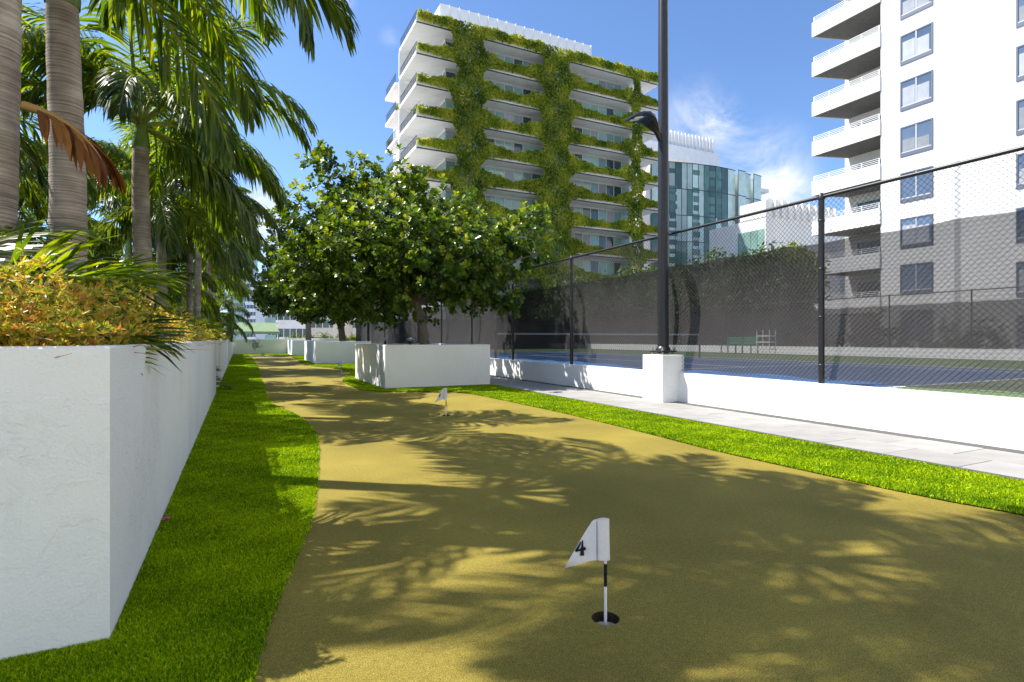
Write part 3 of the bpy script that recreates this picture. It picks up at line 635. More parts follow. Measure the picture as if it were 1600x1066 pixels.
# fallen petals and leaves on the turf
M['petal'] = pmat('pink petal', (0.5, 0.08, 0.22), 0.6, 0.2); M['dryleaf'] = pmat('dry leaf', (0.30, 0.17, 0.06), 0.7, 0.2)
b = MB()
for k in range(5):
    a = k*1.26; b.add([(0,0,.018),(.02*math.cos(a),.02*math.sin(a),.03),(.028*math.cos(a+.5),.028*math.sin(a+.5),.02),(.02*math.cos(a+1),.02*math.sin(a+1),.03)], [(0,1,2,3)])
g = gp(253, 818); b.build('fallen_flower', M['petal'], None, (g.x+.02, g.y, 0.005), label='small pink flower fallen at the foot of the left wall', category='flower')
b = MB(); rr = random.Random(9)
for k in range(55):
    g = gp(rr.uniform(60, 1500), 560+500*rr.random()**1.5); a = rr.uniform(0, 6.28); s = rr.uniform(.005, .012); zz = 0.004+(0.018 if inpoly(np.array([g.x]), np.array([g.y]), left_poly)[0] else 0)
    if g.x < -.4 or g.x > 5.4: continue
    ca, sa = math.cos(a), math.sin(a)
    b.add([(g.x-ca*s,g.y-sa*s,zz),(g.x+sa*s*.4,g.y-ca*s*.4,zz+.004),(g.x+ca*s,g.y+sa*s,zz+.001),(g.x-sa*s*.4,g.y+ca*s*.4,zz+.003)], [(0,1,2,3)])
b.build('leaf_litter', M['dryleaf'], None, label='tiny dry leaves scattered over the putting surface', category='leaf litter', kind='stuff')
# ------------------------------------------------------------------ palms
def frond_mesh(elev, bend, Ln, seed, lmax=0.62, npair=46, grav=0.55, mats=None, wide=0.036, close=0.0, name='frond'):
    r = np.random.default_rng(seed)
    Nn = 26; p = np.zeros(3); pts = [p.copy()]; tang = []
    yaw = 0.0
    for i in range(Nn):
        s = i/Nn; pit = elev-bend*s**1.25; yaw += r.normal(0, .012)
        d = np.array([math.cos(pit)*math.cos(yaw), math.cos(pit)*math.sin(yaw), math.sin(pit)]); tang.append(d); p = p+d*Ln/Nn; pts.append(p.copy())
    tang.append(tang[-1]); pts = np.array(pts); tang = np.array(tang)
    V = []; tints = []
    for side in (-1, 1):
        for k in range(npair):
            t = 0.16+0.84*(k+r.uniform(-.3,.3))/npair; t = min(max(t, .14), .995); f = t*Nn; i = min(int(f), Nn-1); u = f-i
            P = pts[i]*(1-u)+pts[i+1]*u; T = nrm(tang[i]); S = nrm(np.cross(T, np.array([0,0,1.0])))*side; Up = np.cross(S*side, T)
            ang = math.radians(62-34*t+r.normal(0, 6)); l = lmax*(math.sin(PI*min(1, .16+.80*t)))**.6*r.uniform(.85, 1.1)*(0.75 if t > .93 else 1)
            lift = r.normal(.28, .14)*(1-close)
            D = T*math.cos(ang)+S*math.sin(ang)*(1-close*.6)+Up*lift; D = nrm(D)
            q = P.copy(); ns = 4; w0 = wide*r.uniform(.8, 1.15); row = []
            for sgm in range(ns+1):
                wv = nrm(T-D*np.dot(T, D)); ss = sgm/ns; wd = w0*(0.35+1.1*ss*(1-ss)*2.2)*(1 if sgm < ns else 0.05)*.5
                row += [q-wv*wd, q+wv*wd]
                D = nrm(D+np.array([0,0,-grav*(.3+ss)])); q = q+D*l/ns
            V.append(row); tints.append(np.clip(r.normal(.5, .25), 0, 1))
    V = np.array(V); n = V.shape[0]
    me_l = (V, tints)
    # rachis as tube, appended with tint .5, second material
    b = MB(); b.tube([tuple(x) for x in pts], [0.028*(1-.85*i/Nn)+.003 for i in range(Nn+1)], 5, 1, False)
    for row in V:
        o = len(b.v); b.v += [tuple(x) for x in row]
        for s in range(4): b.f.append((o+2*s, o+2*s+1, o+2*s+3, o+2*s+2)); b.m.append(0); b.smooth.append(False)
    me = b.mesh(name, mats or [M['palm'], M['rachis']])
    a = me.attributes.new('tint', 'FLOAT', 'POINT'); nt_ = len(me.vertices)-n*10
    a.data.foreach_set('value', np.concatenate([np.full(nt_, .5), np.repeat(tints, 10)]).astype(np.float32))
    return me
FR = {'up': [frond_mesh(1.25, 1.6, 2.5, s, .74, 66, wide=.036) for s in (1, 2)], 'mid': [frond_mesh(.85, 2.0, 2.75, s, .82, 70, wide=.036, grav=.7) for s in (3, 4, 5)],
      'low': [frond_mesh(.35, 1.75, 2.6, s, .82, 70, wide=.036, grav=.8) for s in (6, 7, 8)], 'hang': [frond_mesh(-.25, 1.15, 2.3, s, .76, 62, wide=.036, grav=.9) for s in (9, 10)]}
def palm(X, Y, z0, zs, r0, label, seed, shaft=0.95, scale=1.0, lean=(0, 0), counts=(3, 7, 7, 3), n=16, rot=None, skip=0.0):
    """z0 base, zs height where the green crownshaft starts"""
    rr = random.Random(seed)
    t = thing('palm_tree', (X, Y, z0), label, 'palm tree', 'palms in the left planters')
    h = zs-z0; pts = []; rad = []
    ns = max(10, int(h/0.16))
    for i in range(ns+1):
        s = i/ns; pts.append((lean[0]*s*h+.02*math.sin(s*5+seed), lean[1]*s*h, h*s)); rad.append(r0*(1.12-.22*s+.16*max(0, .12-s)/.12)*(1+(.02 if i % 2 else -.015)))
    b = MB(); b.tube(pts, rad, n); b.build('trunk', M['bark'], t)
    e = Vector(pts[-1]); b = MB(); b.tube([e+Vector((lean[0]*s*shaft, lean[1]*s*shaft, s*shaft-.01)) for s in (0,.08,.3,.6,.85,1.0)], [r0*.98, r0*1.02, r0*.92, r0*.72, r0*.55, r0*.35], n); b.build('crownshaft', M['shaft'], t)
    top = e+Vector((lean[0]*shaft, lean[1]*shaft, shaft)); k = 0; tot = sum(counts)
    for kind, cnt in zip(('up', 'mid', 'low', 'hang'), counts):
        for i in range(cnt):
            a = (rot if rot is not None else rr.random()*6.28)+k*2.39996+rr.uniform(-.25, .25); k += 1
            if skip and kind != 'up' and math.cos(a-2.75) > skip: continue
            m = rr.choice(FR[kind]); o = link('frond', m, t, top+Vector((math.cos(a)*r0*.3, math.sin(a)*r0*.3, -.06+{'up':0,'mid':-.04,'low':-.10,'hang':-.18}[kind]*shaft)))
            o.rotation_euler = (rr.uniform(-.25, .25), rr.uniform(-.12, .12), a); s = scale*rr.uniform(.88, 1.1); o.scale = (s, s*rr.choice((-1, 1)), s)
    return t, top
PZ = 0.99
palm(-1.42, onX(-10, -1.42), PZ, 5.5, .12, 'stout grey palm trunk cut by the left edge of the picture', 11, 1.0, .87, counts=(2, 10, 9, 3), rot=1.3)
palm(-1.30, onX(102, -1.30), PZ, 3.90, .124, 'thick pale ringed palm, second trunk from the left', 12, 1.0, rot=.4, counts=(3, 9, 8, 2), skip=.5)
palm(-1.30, onX(222, -1.30), PZ, 3.97, .118, 'brown ringed palm with short green crownshaft, third trunk from the left', 13, .45, 1.0, counts=(5, 12, 10, 4), skip=.8)
palm(-1.45, onX(254, -1.45), PZ, 3.45, .095, 'slim palm with long green crownshaft just right of the brown one', 14, .95, .95, counts=(4, 9, 8, 3))
palm(-1.55, onX(297, -1.55), PZ, 4.6, .105, 'palm with slender green stem further back in the row', 15, 1.0)
palm(-1.25, onX(309, -1.25), PZ, 4.3, .10, 'palm with pale bare trunk above the second planter, nearer one', 16, .9)
palm(-1.25, onX(326, -1.25), PZ, 4.6, .10, 'palm with pale bare trunk above the second planter, farther one', 17, .9)
palm(-1.3, 30.5, PZ, 4.4, .10, 'first palm of the third planter, seen beyond the others', 18, .9)
palm(-1.2, 35.5, PZ, 4.2, .10, 'second palm of the third planter', 19, .9)
palm(-1.2, 41.0, PZ, 3.6, .10, 'last palm of the left row beside the end wall', 20, .9)
palm(-4.3, 7.4, PZ, 3.0, .10, 'shorter palm behind the thick pale trunk', 21, .8)
palm(-4.2, 11.0, PZ, 3.4, .10, 'back-row palm behind the brown ringed trunk', 22, .8)
palm(-3.4, 16.0, PZ, 3.6, .10, 'back-row palm behind the second planter', 23, .8)
palm(-3.2, 21.5, PZ, 3.9, .10, 'back-row palm farther along the second planter', 24, .8)
palm(-5.0, 5.2, PZ, 3.8, .11, 'palm far to the left behind the cut-off trunk', 26, .9)
palm(-1.9, 23.0, PZ, 2.5, .08, 'low young palm near the end of the second planter', 27, .5, .9)
palm(-1.1, 33.0, PZ, 2.0, .08, 'low young palm in the third planter with drooping fronds', 28, .5, .9, counts=(1,4,5,3))
# dry frond hanging from the first palm
dm = frond_mesh(-.30, .75, .60, 31, .46, 36, .6, [M['dryfrond'], M['dryrib']], .04, close=.75, name='dry_frond')
p = at(38, 165, 3.5); o = link('dry_frond', dm, None, p, label='dead orange-brown frond hanging between the two nearest palm trunks', category='palm frond'); o.rotation_euler = (0, 0, -YAW-.0)
# low palm clumps with stiff narrow leaves above the orange shrubs
SF = [frond_mesh(.85, 1.1, 1.25, s, .55, 40, .25, None, .021) for s in (41, 42, 43)]+[frond_mesh(.45, .6, 1.25, s, .60, 40, .2, None, .021) for s in (44, 45)]
def clump(X, Y, z, sc_, n, label, seed, bias=None):
    rr = random.Random(seed); t = thing('palm_clump', (X, Y, z), label, 'young palm', 'young palm clumps in the left planters')
    b = MB(); b.lathe([(.07,-.05),(.06,.1),(.03,.22),(0,.25)], 8); b.build('stem', M['bark'], t)
    for k in range(n):
        a = rr.uniform(0, 6.28) if bias is None or k % 2 else bias+rr.uniform(-.8, .8)
        o = link('frond', rr.choice(SF), t, (0, 0, .15)); o.rotation_euler = (rr.uniform(-.3,.3), rr.uniform(-.2,.35), a); s = sc_*rr.uniform(.8,1.15); o.scale = (s, s, s)
clump(-1.7, 3.9, PZ, .95, 13, 'stiff-leaved palm clump between the first two trunks', 51, .6)
clump(-1.75, 5.2, PZ, .8, 12, 'narrow-leaved clump in front of the thick pale trunk', 52, .7)
clump(-2.3, 6.4, PZ+.1, 1.1, 14, 'tall leafy clump behind the thick pale trunk', 53)
clump(-2.2, 8.6, PZ, 1.1, 13, 'leafy clump left of the brown ringed trunk', 54)
clump(-1.9, 10.6, PZ, 1.1, 12, 'leafy clump right of the brown ringed trunk', 55)
clump(-2.4, 4.9, PZ+.2, 1.2, 14, 'dark clump filling behind the cut-off trunk', 56)
clump(-1.7, 15.8, PZ, 1.1, 12, 'clump at the near end of the second planter', 57)
clump(-1.7, 19.0, PZ, 1.2, 12, 'clump midway along the second planter', 58)
clump(-1.2, 13.6, 0.0, .8, 12, 'dark young palm leaning out of the gap between planters', 59, 0.2)
clump(-1.5, 28.5, PZ, 1.2, 12, 'clump at the start of the third planter', 60)
clump(-1.4, 38.5, PZ, 1.2, 12, 'clump near the end of the third planter', 61)
# ------------------------------------------------------------------ broadleaf shrubs along the planter edge
def shrub(name, X, Y, z, rx, ry, rz, n, mat, label, cat, seed, ln=.06, wd=.02, tw=30, bias=.5, group=None, shell=.5, shape='lance', tint=(.5,.25)):
    r = np.random.default_rng(seed)
    t = thing(name, (X, Y, z), label, cat, group)
    d = nrm(r.normal(size=(n, 3))); d[:, 2] = np.abs(d[:, 2])*1.0-.12; rad = r.uniform(0, 1, n)**(shell)
    bump = 1+.34*np.sin(d[:,0]*5+seed)*np.cos(d[:,1]*6+seed*2)+.1*np.sin(d[:,2]*11+seed)
    # cluster into sprigs of 6 leaves
    k = n//6; c = (d*rad[:, None]*bump[:, None])[:k]
    P = np.repeat(c, 6, axis=0)*np.array([rx, ry, rz]); axis = nrm(np.repeat(c, 6, axis=0)+np.array([0,0,.7])+r.normal(0,.35,(k*6,3)))
    D = nrm(axis*.5+nrm(r.normal(size=(k*6, 3)))); U = nrm(axis+r.normal(0,.4,(k*6,3)))
    if mat is M['croton']:
        Wp = P+np.array([X, Y, z]); out = (Wp[:,0] > -.47) | ((Wp[:,1] < 2.56) & (Wp[:,1] > 2.0)); low = Wp[:,2] < 1.13
        P[:,2] = np.where(out & low, 1.14-z+np.abs(P[:,2])*.3, P[:,2]); P[:,0] = np.where(Wp[:,0] > -.40, -.42-X, P[:,0]); P[:,1] = np.where((Wp[:,1] < 2.48), 2.5-Y, P[:,1]); D[:,2] = np.where(out, np.abs(D[:,2]), D[:,2])
    V = leaf_cards(P, D, U, r.uniform(.6,1.2,k*6)*ln, r.uniform(.7,1.2,k*6)*wd, shape=shape)
    ti = np.clip(np.repeat(r.normal(tint[0], tint[1]*.8, k), 6)+r.normal(0, tint[1]*.5, k*6), 0, 1)
    link('foliage', np_mesh('foliage', V, LEAF_F, 6, ti, [mat]), t)
    if tw:
        b = MB(); rr = random.Random(seed)
        for i in range(tw):
            e = Vector(c[rr.randrange(k)])*rr.uniform(1.0,1.14); e = Vector((e.x*rx, e.y*ry, max(e.z*rz, .03))); s = Vector((e.x*.25, e.y*.25, 0)); m = s.lerp(e, .5)+Vector((rr.uniform(-.06,.06), rr.uniform(-.06,.06), rr.uniform(0,.08)))
            b.tube([s, m, e], [.006*ln/.06, .0045*ln/.06, .002*ln/.06], 4, 0, False)
        b.build('twigs', M['twig'] if mat is M['croton'] else M['branch'], t)
    return t
spots = [(-.78,2.85,.50,.42),(-.80,3.55,.55,.44),(-.72,4.3,.55,.36),(-.80,5.1,.55,.40),(-.75,6.0,.6,.38),(-.78,7.0,.6,.40),(-.75,8.1,.6,.38),(-.8,9.3,.65,.42),(-.75,10.6,.7,.40),(-.8,12.0,.6,.42),(-1.25,2.9,.6,.60),(-1.5,4.3,.6,.5)]
for i, (x, y, ry, hz) in enumerate(spots):
    w_ = ['at the near corner of the planter', 'second from the near corner', 'below the cut-off palm trunk', 'in front of the thick pale trunk', 'just past the thick pale trunk', 'left of the brown ringed trunk', 'at the foot of the brown ringed trunk',
          'right of the brown ringed trunk', 'trailing over the wall rim further back', 'at the far end of the front planter', 'set back behind the near corner', 'set back under the stiff palm clump'][i]
    shrub('flowering_shrub', x, y, 1.02, .42, ry, hz, 15000 if y < 6 else 9000, M['croton'], 'orange and yellow leafed shrub '+w_, 'shrub', 70+i, .034, .0105, 110, group='orange shrubs on the foreground planter', shell=.4, tint=((.44,.27) if y < 7 else (.34,.25)))
for i, (x, y) in enumerate([(-.8,15.5),(-.8,17.5),(-.8,19.8),(-.8,22.3),(-.8,24.2),(-.8,28),(-.8,32),(-.8,37),(-.8,42)]):
    shrub('flowering_shrub', x, y, 1.02, .42, 1.1, .4, 2400, M['croton' if i < 6 else 'litshrub'], 'low yellowish shrub on the '+['second planter, nearest the gap','second planter, second one','second planter, middle','second planter, fourth one','second planter, far end','third planter, near end','third planter, second one','third planter, third one','third planter, beside the end wall'][i], 'shrub', 90+i, .09, .03, 16, shell=.4, tint=(.3,.2))
# dense hedge mass behind the palms
for i, (x, y, rx, ry, rz) in enumerate([(-3.4,3.6,.8,1.3,1.9),(-3.0,6.0,.9,1.4,1.7),(-3.0,8.8,.9,1.6,1.9),(-2.9,12.0,.9,1.7,2.2),(-2.9,16.0,.9,2.0,2.4),(-2.8,20.5,1.0,2.4,2.8),(-2.6,28.,1.0,2.6,3.0),(-2.4,33,1.1,2.8,3.2),(-2.2,39,1.0,3.0,3.0),(-4.6,10,1.0,3.0,3.0)]):
    w_ = ['nearest the left edge','behind the thick pale trunk','behind the brown ringed palm','at the end of the front planter','at the start of the second planter','at the end of the second planter','at the start of the third planter','midway along the third planter','beside the end wall','tallest, behind the back-row palms'][i]
    shrub('hedge_shrub', x, y, 1.0, rx, ry, rz, 9000, M['palm'], 'dense green screening shrub '+w_, 'shrub', 110+i, .20, .045, 0, shell=.35, group='screening shrubs behind the palms')
# ------------------------------------------------------------------ broadleaf trees in box planters
def tree(X, Y, z0, d0, lobes, trunk, label, seed, nleaf, ln, branches=26, tintm=.50):
    """lobes: (px, py, radius_px, depth offset m) as seen at depth d0"""
    r = np.random.default_rng(seed); rr = random.Random(seed)
    t = thing('broadleaf_tree', (X, Y, z0), label, 'tree', 'glossy-leaved trees in the box planters')
    o = Vector((X, Y, z0)); Cn = []; Rd = []
    for (px, py, rp, dd) in lobes:
        c = at(px, py, d0)+Fv*dd; Cn.append(np.array(c-o)); Rd.append(rp*d0/FPX)
    Cn = np.array(Cn); Rd = np.array(Rd)
    k = nleaf//8; wgt = Rd**2; idx = r.choice(len(Rd), k, p=wgt/wgt.sum())
    dr = nrm(r.normal(size=(k, 3))); lob = 1+.30*np.sin(dr[:,0]*7+idx*2.1)*np.sin(dr[:,1]*6+idx)*1.0+.14*np.sin(dr[:,2]*13+idx*1.3)
    rad = np.where(r.uniform(size=k) < .75, r.normal(.95, .14, k), r.uniform(.25, 1.0, k))
    c = Cn[idx]+dr*(rad*lob)[:, None]*Rd[idx][:, None]*np.array([1, 1, .92])
    # thin out the deep interior
    depth_in = np.max(1-np.linalg.norm(c[:, None]-Cn[None], axis=2)/Rd[None], axis=1); keep = (depth_in < .5) | (r.uniform(size=k) < .45)
    # gaps: remove by 3D sine field
    fld = np.sin(c[:,0]*2.7+seed)*np.sin(c[:,1]*2.3+1)*np.sin(c[:,2]*3.1+2); keep &= ~((fld > .30) & (r.uniform(size=k) < .85))
    c = c[keep]; dr = dr[keep]; k = len(c)
    ax = nrm(dr*.8+np.array([0,0,.55])+r.normal(0,.3,(k,3)))
    P = np.repeat(c, 8, 0); A = np.repeat(ax, 8, 0); ph = np.tile(np.arange(8)*2.4, k)+np.repeat(r.uniform(0,6.28,k), 8)
    ref = nrm(np.cross(A, r.normal(size=(k*8,3)))); ref2 = nrm(np.cross(A, np.array([0.3,0.2,1.0])[None])); B2 = np.cross(A, ref2)
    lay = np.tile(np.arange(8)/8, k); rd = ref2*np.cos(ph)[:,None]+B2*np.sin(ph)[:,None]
    D = nrm(rd*(.95-.5*lay)[:,None]+A*(.15+.8*lay)[:,None]+r.normal(0,.12,(k*8,3))); U = nrm(A*(.9)[...] if False else A*1.0-rd*.2+r.normal(0,.15,(k*8,3)))
    P = P-A*(.06*(1-lay))[:,None]*ln/.12
    V = leaf_cards(P, D, U, r.uniform(.7,1.15,k*8)*ln, r.uniform(.55,.72,k*8)*ln, fold=.10)
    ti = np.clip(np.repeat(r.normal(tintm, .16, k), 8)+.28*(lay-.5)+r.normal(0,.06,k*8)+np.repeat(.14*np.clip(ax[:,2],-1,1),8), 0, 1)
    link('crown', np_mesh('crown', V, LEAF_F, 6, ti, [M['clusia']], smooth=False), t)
    b = MB(); base = Vector((0,0,0)); fork = Vector(trunk[-1][0])-o
    pts = [Vector(p)-o if p is not None else base for p, _ in trunk]; b.tube(pts, [q for _, q in trunk], 12)
    b.build('trunk', M['branch'], t)
    b = MB(); order = list(range(len(Rd))); rr.shuffle(order)
    for i in range(branches):
        j = order[i % len(order)]; e = Vector(Cn[j])+Vector((rr.uniform(-.4,.4), rr.uniform(-.4,.4), rr.uniform(-.3,.4)))*Rd[j]; s = fork-Vector((0,0,rr.uniform(0,.25)))
        m1 = s.lerp(e, .35)+Vector((rr.uniform(-.1,.1), rr.uniform(-.1,.1), .12)); m2 = s.lerp(e, .7)+Vector((rr.uniform(-.15,.15), rr.uniform(-.15,.15), .1)); r0 = .045*rr.uniform(.6,1.1) if i > 5 else .065
        b.tube([s, m1, m2, e], [r0, r0*.75, r0*.5, r0*.2], 6, 0, False)
    b.build('limbs', M['branch'], t)
A_l = [(590,330,68,0),(530,300,50,.5),(478,350,46,-.3),(480,395,50,.3),(545,400,72,-.6),(545,400,62,1.3),(640,370,85,-.3),(640,370,80,1.4),(700,345,52,.3),(745,395,62,-.4),(750,400,60,1.0),(812,365,40,0),(840,348,26,.2),(775,440,46,.2),(700,435,52,-.6),(590,448,50,0),(510,440,44,-.5),(620,295,36,.2),(500,255,24,0),(640,280,24,-.3),(640,440,55,.6),(560,262,26,.3),(455,320,24,.2),(855,365,20,.4),(460,430,40,.2),(660,400,60,-1.6),(590,410,55,-1.7),(720,400,50,-1.4),(545,470,36,-.4),(620,462,30,-.3),(725,455,34,0),(505,235,13,0),(790,468,26,.1),(835,395,26,.2)]
p0 = Vector((onY(664, 14.0), 14.0, .85)); dA = dep(p0.x, 14.0)
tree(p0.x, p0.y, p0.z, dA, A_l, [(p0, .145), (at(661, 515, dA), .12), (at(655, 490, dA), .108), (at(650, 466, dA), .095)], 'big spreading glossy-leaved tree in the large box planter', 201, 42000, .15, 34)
p0 = Vector((onY(536, 28.0), 28.0, .9)); dB = dep(p0.x, 28.0)
B_l = [(520,440,40,0),(470,440,42,0),(440,420,34,1),(430,455,30,0),(480,400,40,1),(560,460,36,0),(600,470,32,.5),(455,475,24,-.5),(500,480,28,-.8),(545,488,24,-1),(590,485,26,0),(425,390,26,.5),(620,460,26,1),(640,470,18,0),(415,470,16,0),(530,420,40,-2),(480,380,26,1)]
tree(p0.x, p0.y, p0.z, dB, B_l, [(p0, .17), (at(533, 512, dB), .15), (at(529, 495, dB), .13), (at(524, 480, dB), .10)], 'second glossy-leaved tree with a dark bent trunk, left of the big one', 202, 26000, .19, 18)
p0 = Vector((onY(482, 42.4), 42.4, .95)); dC = dep(p0.x, 42.4)
C_l = [(470,470,24,0),(440,465,22,0),(500,475,22,0),(415,462,16,0),(455,450,24,1),(490,455,24,0),(420,480,12,0),(520,480,18,0)]
tree(p0.x, p0.y, p0.z, dC, C_l, [(p0, .2), (at(482, 510, dC), .18), (at(481, 488, dC), .15)], 'farthest glossy-leaved tree with a brown trunk by the end wall', 203, 10000, .24, 10)
# low dry plants along the end wall
for i, px in enumerate([462, 485, 508, 530, 552]):
    X = onY(px, 46.0); shrub('wall_shrub', X, 46.0, .75, .75, .5, .75 if i % 2 else .9, 1500, M['litshrub'], 'low dry olive shrub above the end wall, '+['leftmost','second from left','middle','fourth from left','beside the fence end'][i], 'shrub', 300+i, .16, .05, 6, shell=.4, group='low shrubs behind the end wall')
# hedge trees beyond the court
variants = []
for v in range(3):
    r = np.random.default_rng(400+v); k = 9000; d = nrm(r.normal(size=(k,3))); c = d*(r.uniform(.55,1.05,k)*(1+.18*np.sin(d[:,0]*6+v)*np.sin(d[:,1]*5)+.1*np.sin(d[:,2]*9)))[:,None]*np.array([2.5,2.7,3.6])+np.array([0,0,4.0])
    V = leaf_cards(c, nrm(r.normal(size=(k,3))+np.array([0,0,-.3])), nrm(d+r.normal(0,.5,(k,3))), r.uniform(.2,.4,k), r.uniform(.12,.2,k), shape='lance')
    variants.append(np_mesh('crown', V, LEAF_F, 6, np.clip(r.normal(.4,.25,k)+.15*d[:,2], 0, 1), [M['hedge']]))
b = MB(); b.tube([(0,0,-.5),(.05,0,1.5),(0,.05,4)], [.22,.18,.1], 8); trm = b.mesh('trunk', M['branch'])
hx = 28.6
for i in range(13):
    y = 23.0+i*2.9; top = 6.4+.3*math.sin(i*1.9)
    t = thing('hedge_tree', (hx+.5*math.sin(i*2.3), y, -.2), 'dark bushy tree beyond the far fence, number %s counted from the right' % ['one','two','three','four','five','six','seven','eight','nine','ten','eleven','twelve','thirteen'][i], 'tree', 'row of dark trees beyond the tennis court')
    o = link('crown', variants[i % 3], t); o.scale = (1, 1, top/7.6); o.rotation_euler = (0, 0, i*1.3); link('trunk', trm, t)
r = np.random.default_rng(450); k = 5200; d = nrm(r.normal(size=(k,3))); c = d*(r.uniform(.5,1.05,k)*(1+.2*np.sin(d[:,0]*6)*np.sin(d[:,1]*5)))[:,None]*np.array([1.6,1.6,2.0])+np.array([0,0,5.6])
lit_m = np_mesh('crown', leaf_cards(c, nrm(r.normal(size=(k,3))), nrm(d+r.normal(0,.5,(k,3))), r.uniform(.18,.34,k), r.uniform(.08,.15,k), shape='lance'), LEAF_F, 6, np.clip(r.normal(.5,.25,k), 0, 1), [M['litshrub']])
for X_, px, sc_, lb in [(30.6,1240,.93,'small yellow-green tree top showing above the windscreen beside the white apartment balconies'),(30.8,1212,.88,'small yellow-green tree top left of the one by the apartment balconies'),(31.5,885,.98,'sunlit small tree below the vine-covered tower, right one of two'),(31.2,842,.95,'sunlit small tree below the vine-covered tower, left one of two')]:
    t = thing('small_tree', (X_, onX(px, X_), -.2), lb, 'tree'); o = link('crown', lit_m, t); o.scale = (1,1,sc_); o2 = link('trunk', trm, t)
palm(30.2, onX(1178, 30.2), -.2, 4.9, .12, 'small yellow-green palm peeking above the windscreen before the low white building', 61, .4, .5, counts=(2,4,3,0))
# ------------------------------------------------------------------ vine-covered tower
TX0, TY, TW = 16.1, 54.5, 31.7; FLH = 3.2; ZT = 33.7
t = thing('vine_tower', (TX0, TY, -8), 'white balcony tower draped in green hanging vines', 'building'); o3 = Vector((TX0, TY, -8))
NF = 13
b = MB(); b.box(3.75, 1.75, 0, TW-3.4, 24, ZT+8-.3); b.build('wall', M['soffit'], t)
slabF = MB(); slabF.box(0, 0, -.32, TW, 6.6, 0, bev=0); slab_m = slabF.mesh('balcony_slab', M['slabwhite'])
b = MB(); b.box(-.15, 7.8, -.32, 3.74, 12.6, 0); side_m = b.mesh('balcony_slab', M['slabwhite'])
b = MB(); b.box(.1, .06, 0, TW-.1, .14, .55); par_m = b.mesh('parapet', M['slabwhite'])
b = MB(); b.box(.05, -.03, -.34, TW-.05, .0, -.20); fas_m = b.mesh('drip_edge', M['darkrail'])
def railing(x, y0, y1, mat):
    b = MB(); b.box(x-.02, y0, 1.02, x+.02, y1, 1.07, 0); b.box(x-.015, y0, .1, x+.015, y1, .13)
    n = int((y1-y0)/.55)
    for k in range(n+1): y = y0+(y1-y0)*k/n; b.box(x-.018, y-.018, 0, x+.018, y+.018, 1.02)
    for k in range(int((y1-y0)/.14)): y = y0+k*.14; b.box(x-.006, y-.006, .13, x+.006, y+.006, 1.02)
    return b.mesh('railing', mat)
rail1 = railing(.12, .2, 6.5, M['darkrail']); rail2 = railing(-.05, 7.9, 12.5, M['darkrail'])
b = MB(); b.box(.0, 6.62, 0, 3.7, 6.8, FLH-.33); div_m = b.mesh('divider_wall', M['slabwhite'])
b = MB(); b.box(0, 0, 0, 1.02, .05, 2.55); pane_m = [b.mesh('window_pane', M[k]) for k in ('glass','glassdark','curtain')]
b = MB()
n_p = 21; sp = (TW-3.4-3.75)/n_p
for k in range(n_p+1): b.box(3.75+k*sp-.05, 1.65, .02, 3.75+k*sp+.05, 1.74, FLH-.34)
b.box(3.75, 1.67, 2.62, TW-3.4, 1.73, FLH-.34); mul_m = b.mesh('mullions', M['mullion'])
b = MB(); b.box(3.70, 1.9, .1, 3.745, 7.5, 2.6); sg_m = b.mesh('side_glazing', M['glass'])
rr = random.Random(77)
for f in range(NF):
    z = ZT+8-f*FLH
    link('balcony_slab', slab_m, t, (0, 0, z)); link('drip_edge', fas_m, t, (0, 0, z)); link('parapet', par_m, t, (0, 0, z))
    link('railing', rail1, t, (0, 0, z))
    if f > 0 or True:
        if f > 0: link('balcony_slab', side_m, t, (0, 0, z)); link('railing', rail2, t, (0, 0, z)); link('divider_wall', div_m, t, (0, 0, z))
    if f > 0:
        link('mullions', mul_m, t, (0, 0, z)); link('side_glazing', sg_m, t, (0, 0, z))
        for k in range(n_p):
            o = link('window_pane', rr.choices(pane_m, (6, 2, 2))[0], t, (3.75+k*sp+.06, 1.69, z+.04)); o.scale = ((sp-.12)/1.02, 1, 1)
b = MB(); ph = 4.1
b.box(3.6, 3.2, ZT+8, TW-8.2, 18, ZT+8+ph)
b.build('penthouse', M['stucco_far'], t)
b = MB(); b.box(0, 0, 0, 1.0, .06, ph+.1); b.box(1.0, -.16, 0, 1.06, .06, ph+.1); fin_m = b.mesh('fin_panel', M['slabwhite'])
for k in range(17): link('fin_panel', fin_m, t, (3.6+k*1.17, 3.02, ZT+8+.02), rot=(0,0,-.07))
# vines: swags between columns, and full-height columns
cols_v = [(3.9, 7.6, 13), (14.4, 18.5, 13), (26.9, 28.9, 13)]
def vine(name, P, label, cat, group, seed, tintm=.42, ln=.30):
    r = np.random.default_rng(seed); n = len(P)
    D = nrm(r.normal(0, .45, (n, 3))+np.array([0, -.25, -1.0])); U = nrm(r.normal(0, .5, (n, 3))+np.array([-.3, -1, .35]))
    V = leaf_cards(P, D, U, r.uniform(.6,1.2,n)*ln, r.uniform(.35,.65,n)*ln, shape='lance')
    lowf = .22*np.sin(P[:,0]*1.7+seed)*np.sin(P[:,2]*1.3)
    o = link(name, np_mesh(name, V, LEAF_F, 6, np.clip(r.normal(tintm, .2, n)+lowf, 0, 1), [M['vine']]), None, o3, label=label, category=cat, group=group)
    return o
floor_w = ['roof','second','third','fourth','fifth','sixth','seventh','eighth','ninth','tenth','eleventh']
def colprof(x):   # how much a swag climbs close to a column
    v = np.zeros_like(x)
    for (a, c, _) in cols_v:
        wdt = 2.0 if c-a > 2 else 1.2; e = np.maximum(np.maximum(a-x, x-c), 0); v = np.maximum(v, np.exp(-(e/wdt)**1.4))
    return v
